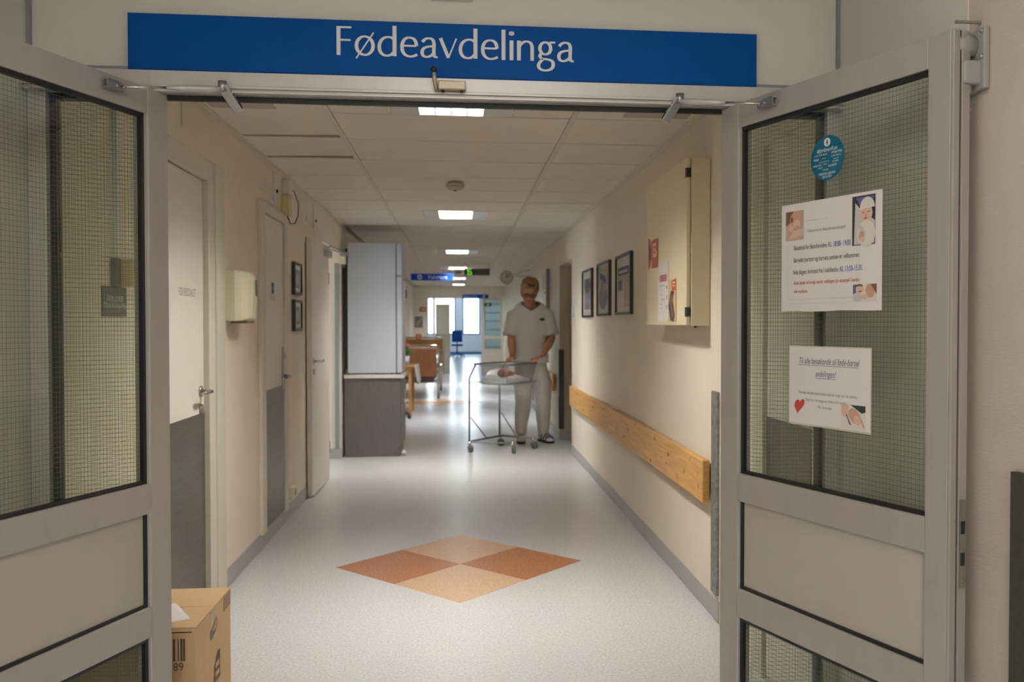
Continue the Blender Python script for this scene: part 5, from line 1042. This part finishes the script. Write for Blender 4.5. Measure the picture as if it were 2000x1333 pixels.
b = B(); b.prism([(bd.x+p[0], bd.y+p[0]*.3, bd.z+p[1]) for p in ell(0, 0, .032, .018, 24)], (0, .004, 0)); b.build('badge', mat('green_badge', (0.02, 0.22, 0.02), 0.5), tu, w=True, label='green oval badge')
b = B()
for q in ((-.012, -.004), (.003, .005)): b.poly([(bd.x+q[0]+p[0], bd.y-.001+q[0]*.3, bd.z+q[1]+p[1]) for p in rect(0, .010, -.003, .003)])
b.build('badge_mark', flat('badge_dark', (0.005, 0.05, 0.01)), tu, w=True)
# trousers
tr = B()
tr.loft([ring((.822, 10.085, .72), (.175, 0, 0), (0, .125, 0), 28), ring((.82, 10.09, .83), (.192, 0, 0), (0, .140, 0), 28), ring((.817, 10.09, .96), (.186, 0, 0), (0, .135, 0), 28)])
for kx, ax_, sgn in ((.727, .703, -1), (.958, .965, 1)):
    tr.loft([ring((kx*.6+.82*.4+.0, 10.085, .86), (.105, 0, 0), (0, .12, 0)), ring((kx, 10.06, .70), (.112, 0, 0), (0, .115, 0)), ring((kx, 10.03, .55), (.098, 0, 0), (0, .10, 0)), ring((kx+.002*sgn, 10.04, .46), (.090, 0, 0), (0, .094, 0)), ring((kx*.6+ax_*.4, 10.06, .34), (.090, 0, 0), (0, .095, 0)), ring((ax_, 10.07, .20), (.075, 0, 0), (0, .08, 0)), ring((ax_, 10.07, .09), (.064, 0, 0), (0, .072, 0))])
o = tr.build('trousers', TROUS, NU, w=True); md = o.modifiers.new('fuse', 'REMESH'); md.mode = 'VOXEL'; md.voxel_size = .008; md.use_smooth_shade = True
md = o.modifiers.new('soften', 'SMOOTH'); md.factor = .5; md.iterations = 6
# sandals with white socks
for ax_, ay_, dx, dy in ((.703, 10.06, -.06, -1), (.965, 10.05, .45, -1)):
    d = Vector((dx, dy, 0)).normalized(); p = Vector((ax_, ay_, 0)); n_ = Vector((-d.y, d.x, 0)); z = Vector((0, 0, 1))
    so = B(); so.loft([ring(p-d*.074+z*.055, n_*.031, z*.030), ring(p-d*.03+z*.062, n_*.040, z*.048), ring(p+d*.05+z*.054, n_*.043, z*.040), ring(p+d*.12+z*.043, n_*.047, z*.026), ring(p+d*.17+z*.036, n_*.036, z*.018)]); so.loft([ring(p+z*.05-d*.015, n_*.040, d*.045), ring(p+z*.14-d*.0, n_*.040, d*.044)])
    so.build('sock', LINEN, NU, w=True)
    out = [(-.095, .022), (-.08, .036), (0, .040), (.08, .050), (.15, .050), (.19, .034), (.20, .012)]
    pts = [p+d*a+n_*w_ for a, w_ in out]+[p+d*a-n_*w_ for a, w_ in reversed(out)]
    s_o = B(); s_o.prism([q+z*.002 for q in pts], (0, 0, .022)); sh = s_o.build('sandal', BLACK, NU, w=True)
    for a, h, w_ in ((.135, .072, .053), (.085, .092, .052), (.03, .112, .048)):
        arc = [p+d*(a-.25*(h-.02)*math.sin(PI*k/10)*.2)+n_*w_*math.cos(PI*k/10)+z*(.018+(h-.018)*math.sin(PI*k/10)**.8) for k in range(11)]
        s_ = B(); s_.loft([[q-d*.013, q+d*.013, q+d*.013+z*.005, q-d*.013+z*.005] for q in arc], smooth=False); s_.build('strap', BLACK, sh, w=True)
    arc = [p-d*(.03+.055*math.sin(PI*k/10))+n_*.042*math.cos(PI*k/10)+z*.065 for k in range(11)]
    s_ = B(); s_.loft([[q-z*.014, q+z*.014, q+z*.014+d*.004, q-z*.014+d*.004] for q in arc], smooth=False); s_.build('strap', BLACK, sh, w=True)
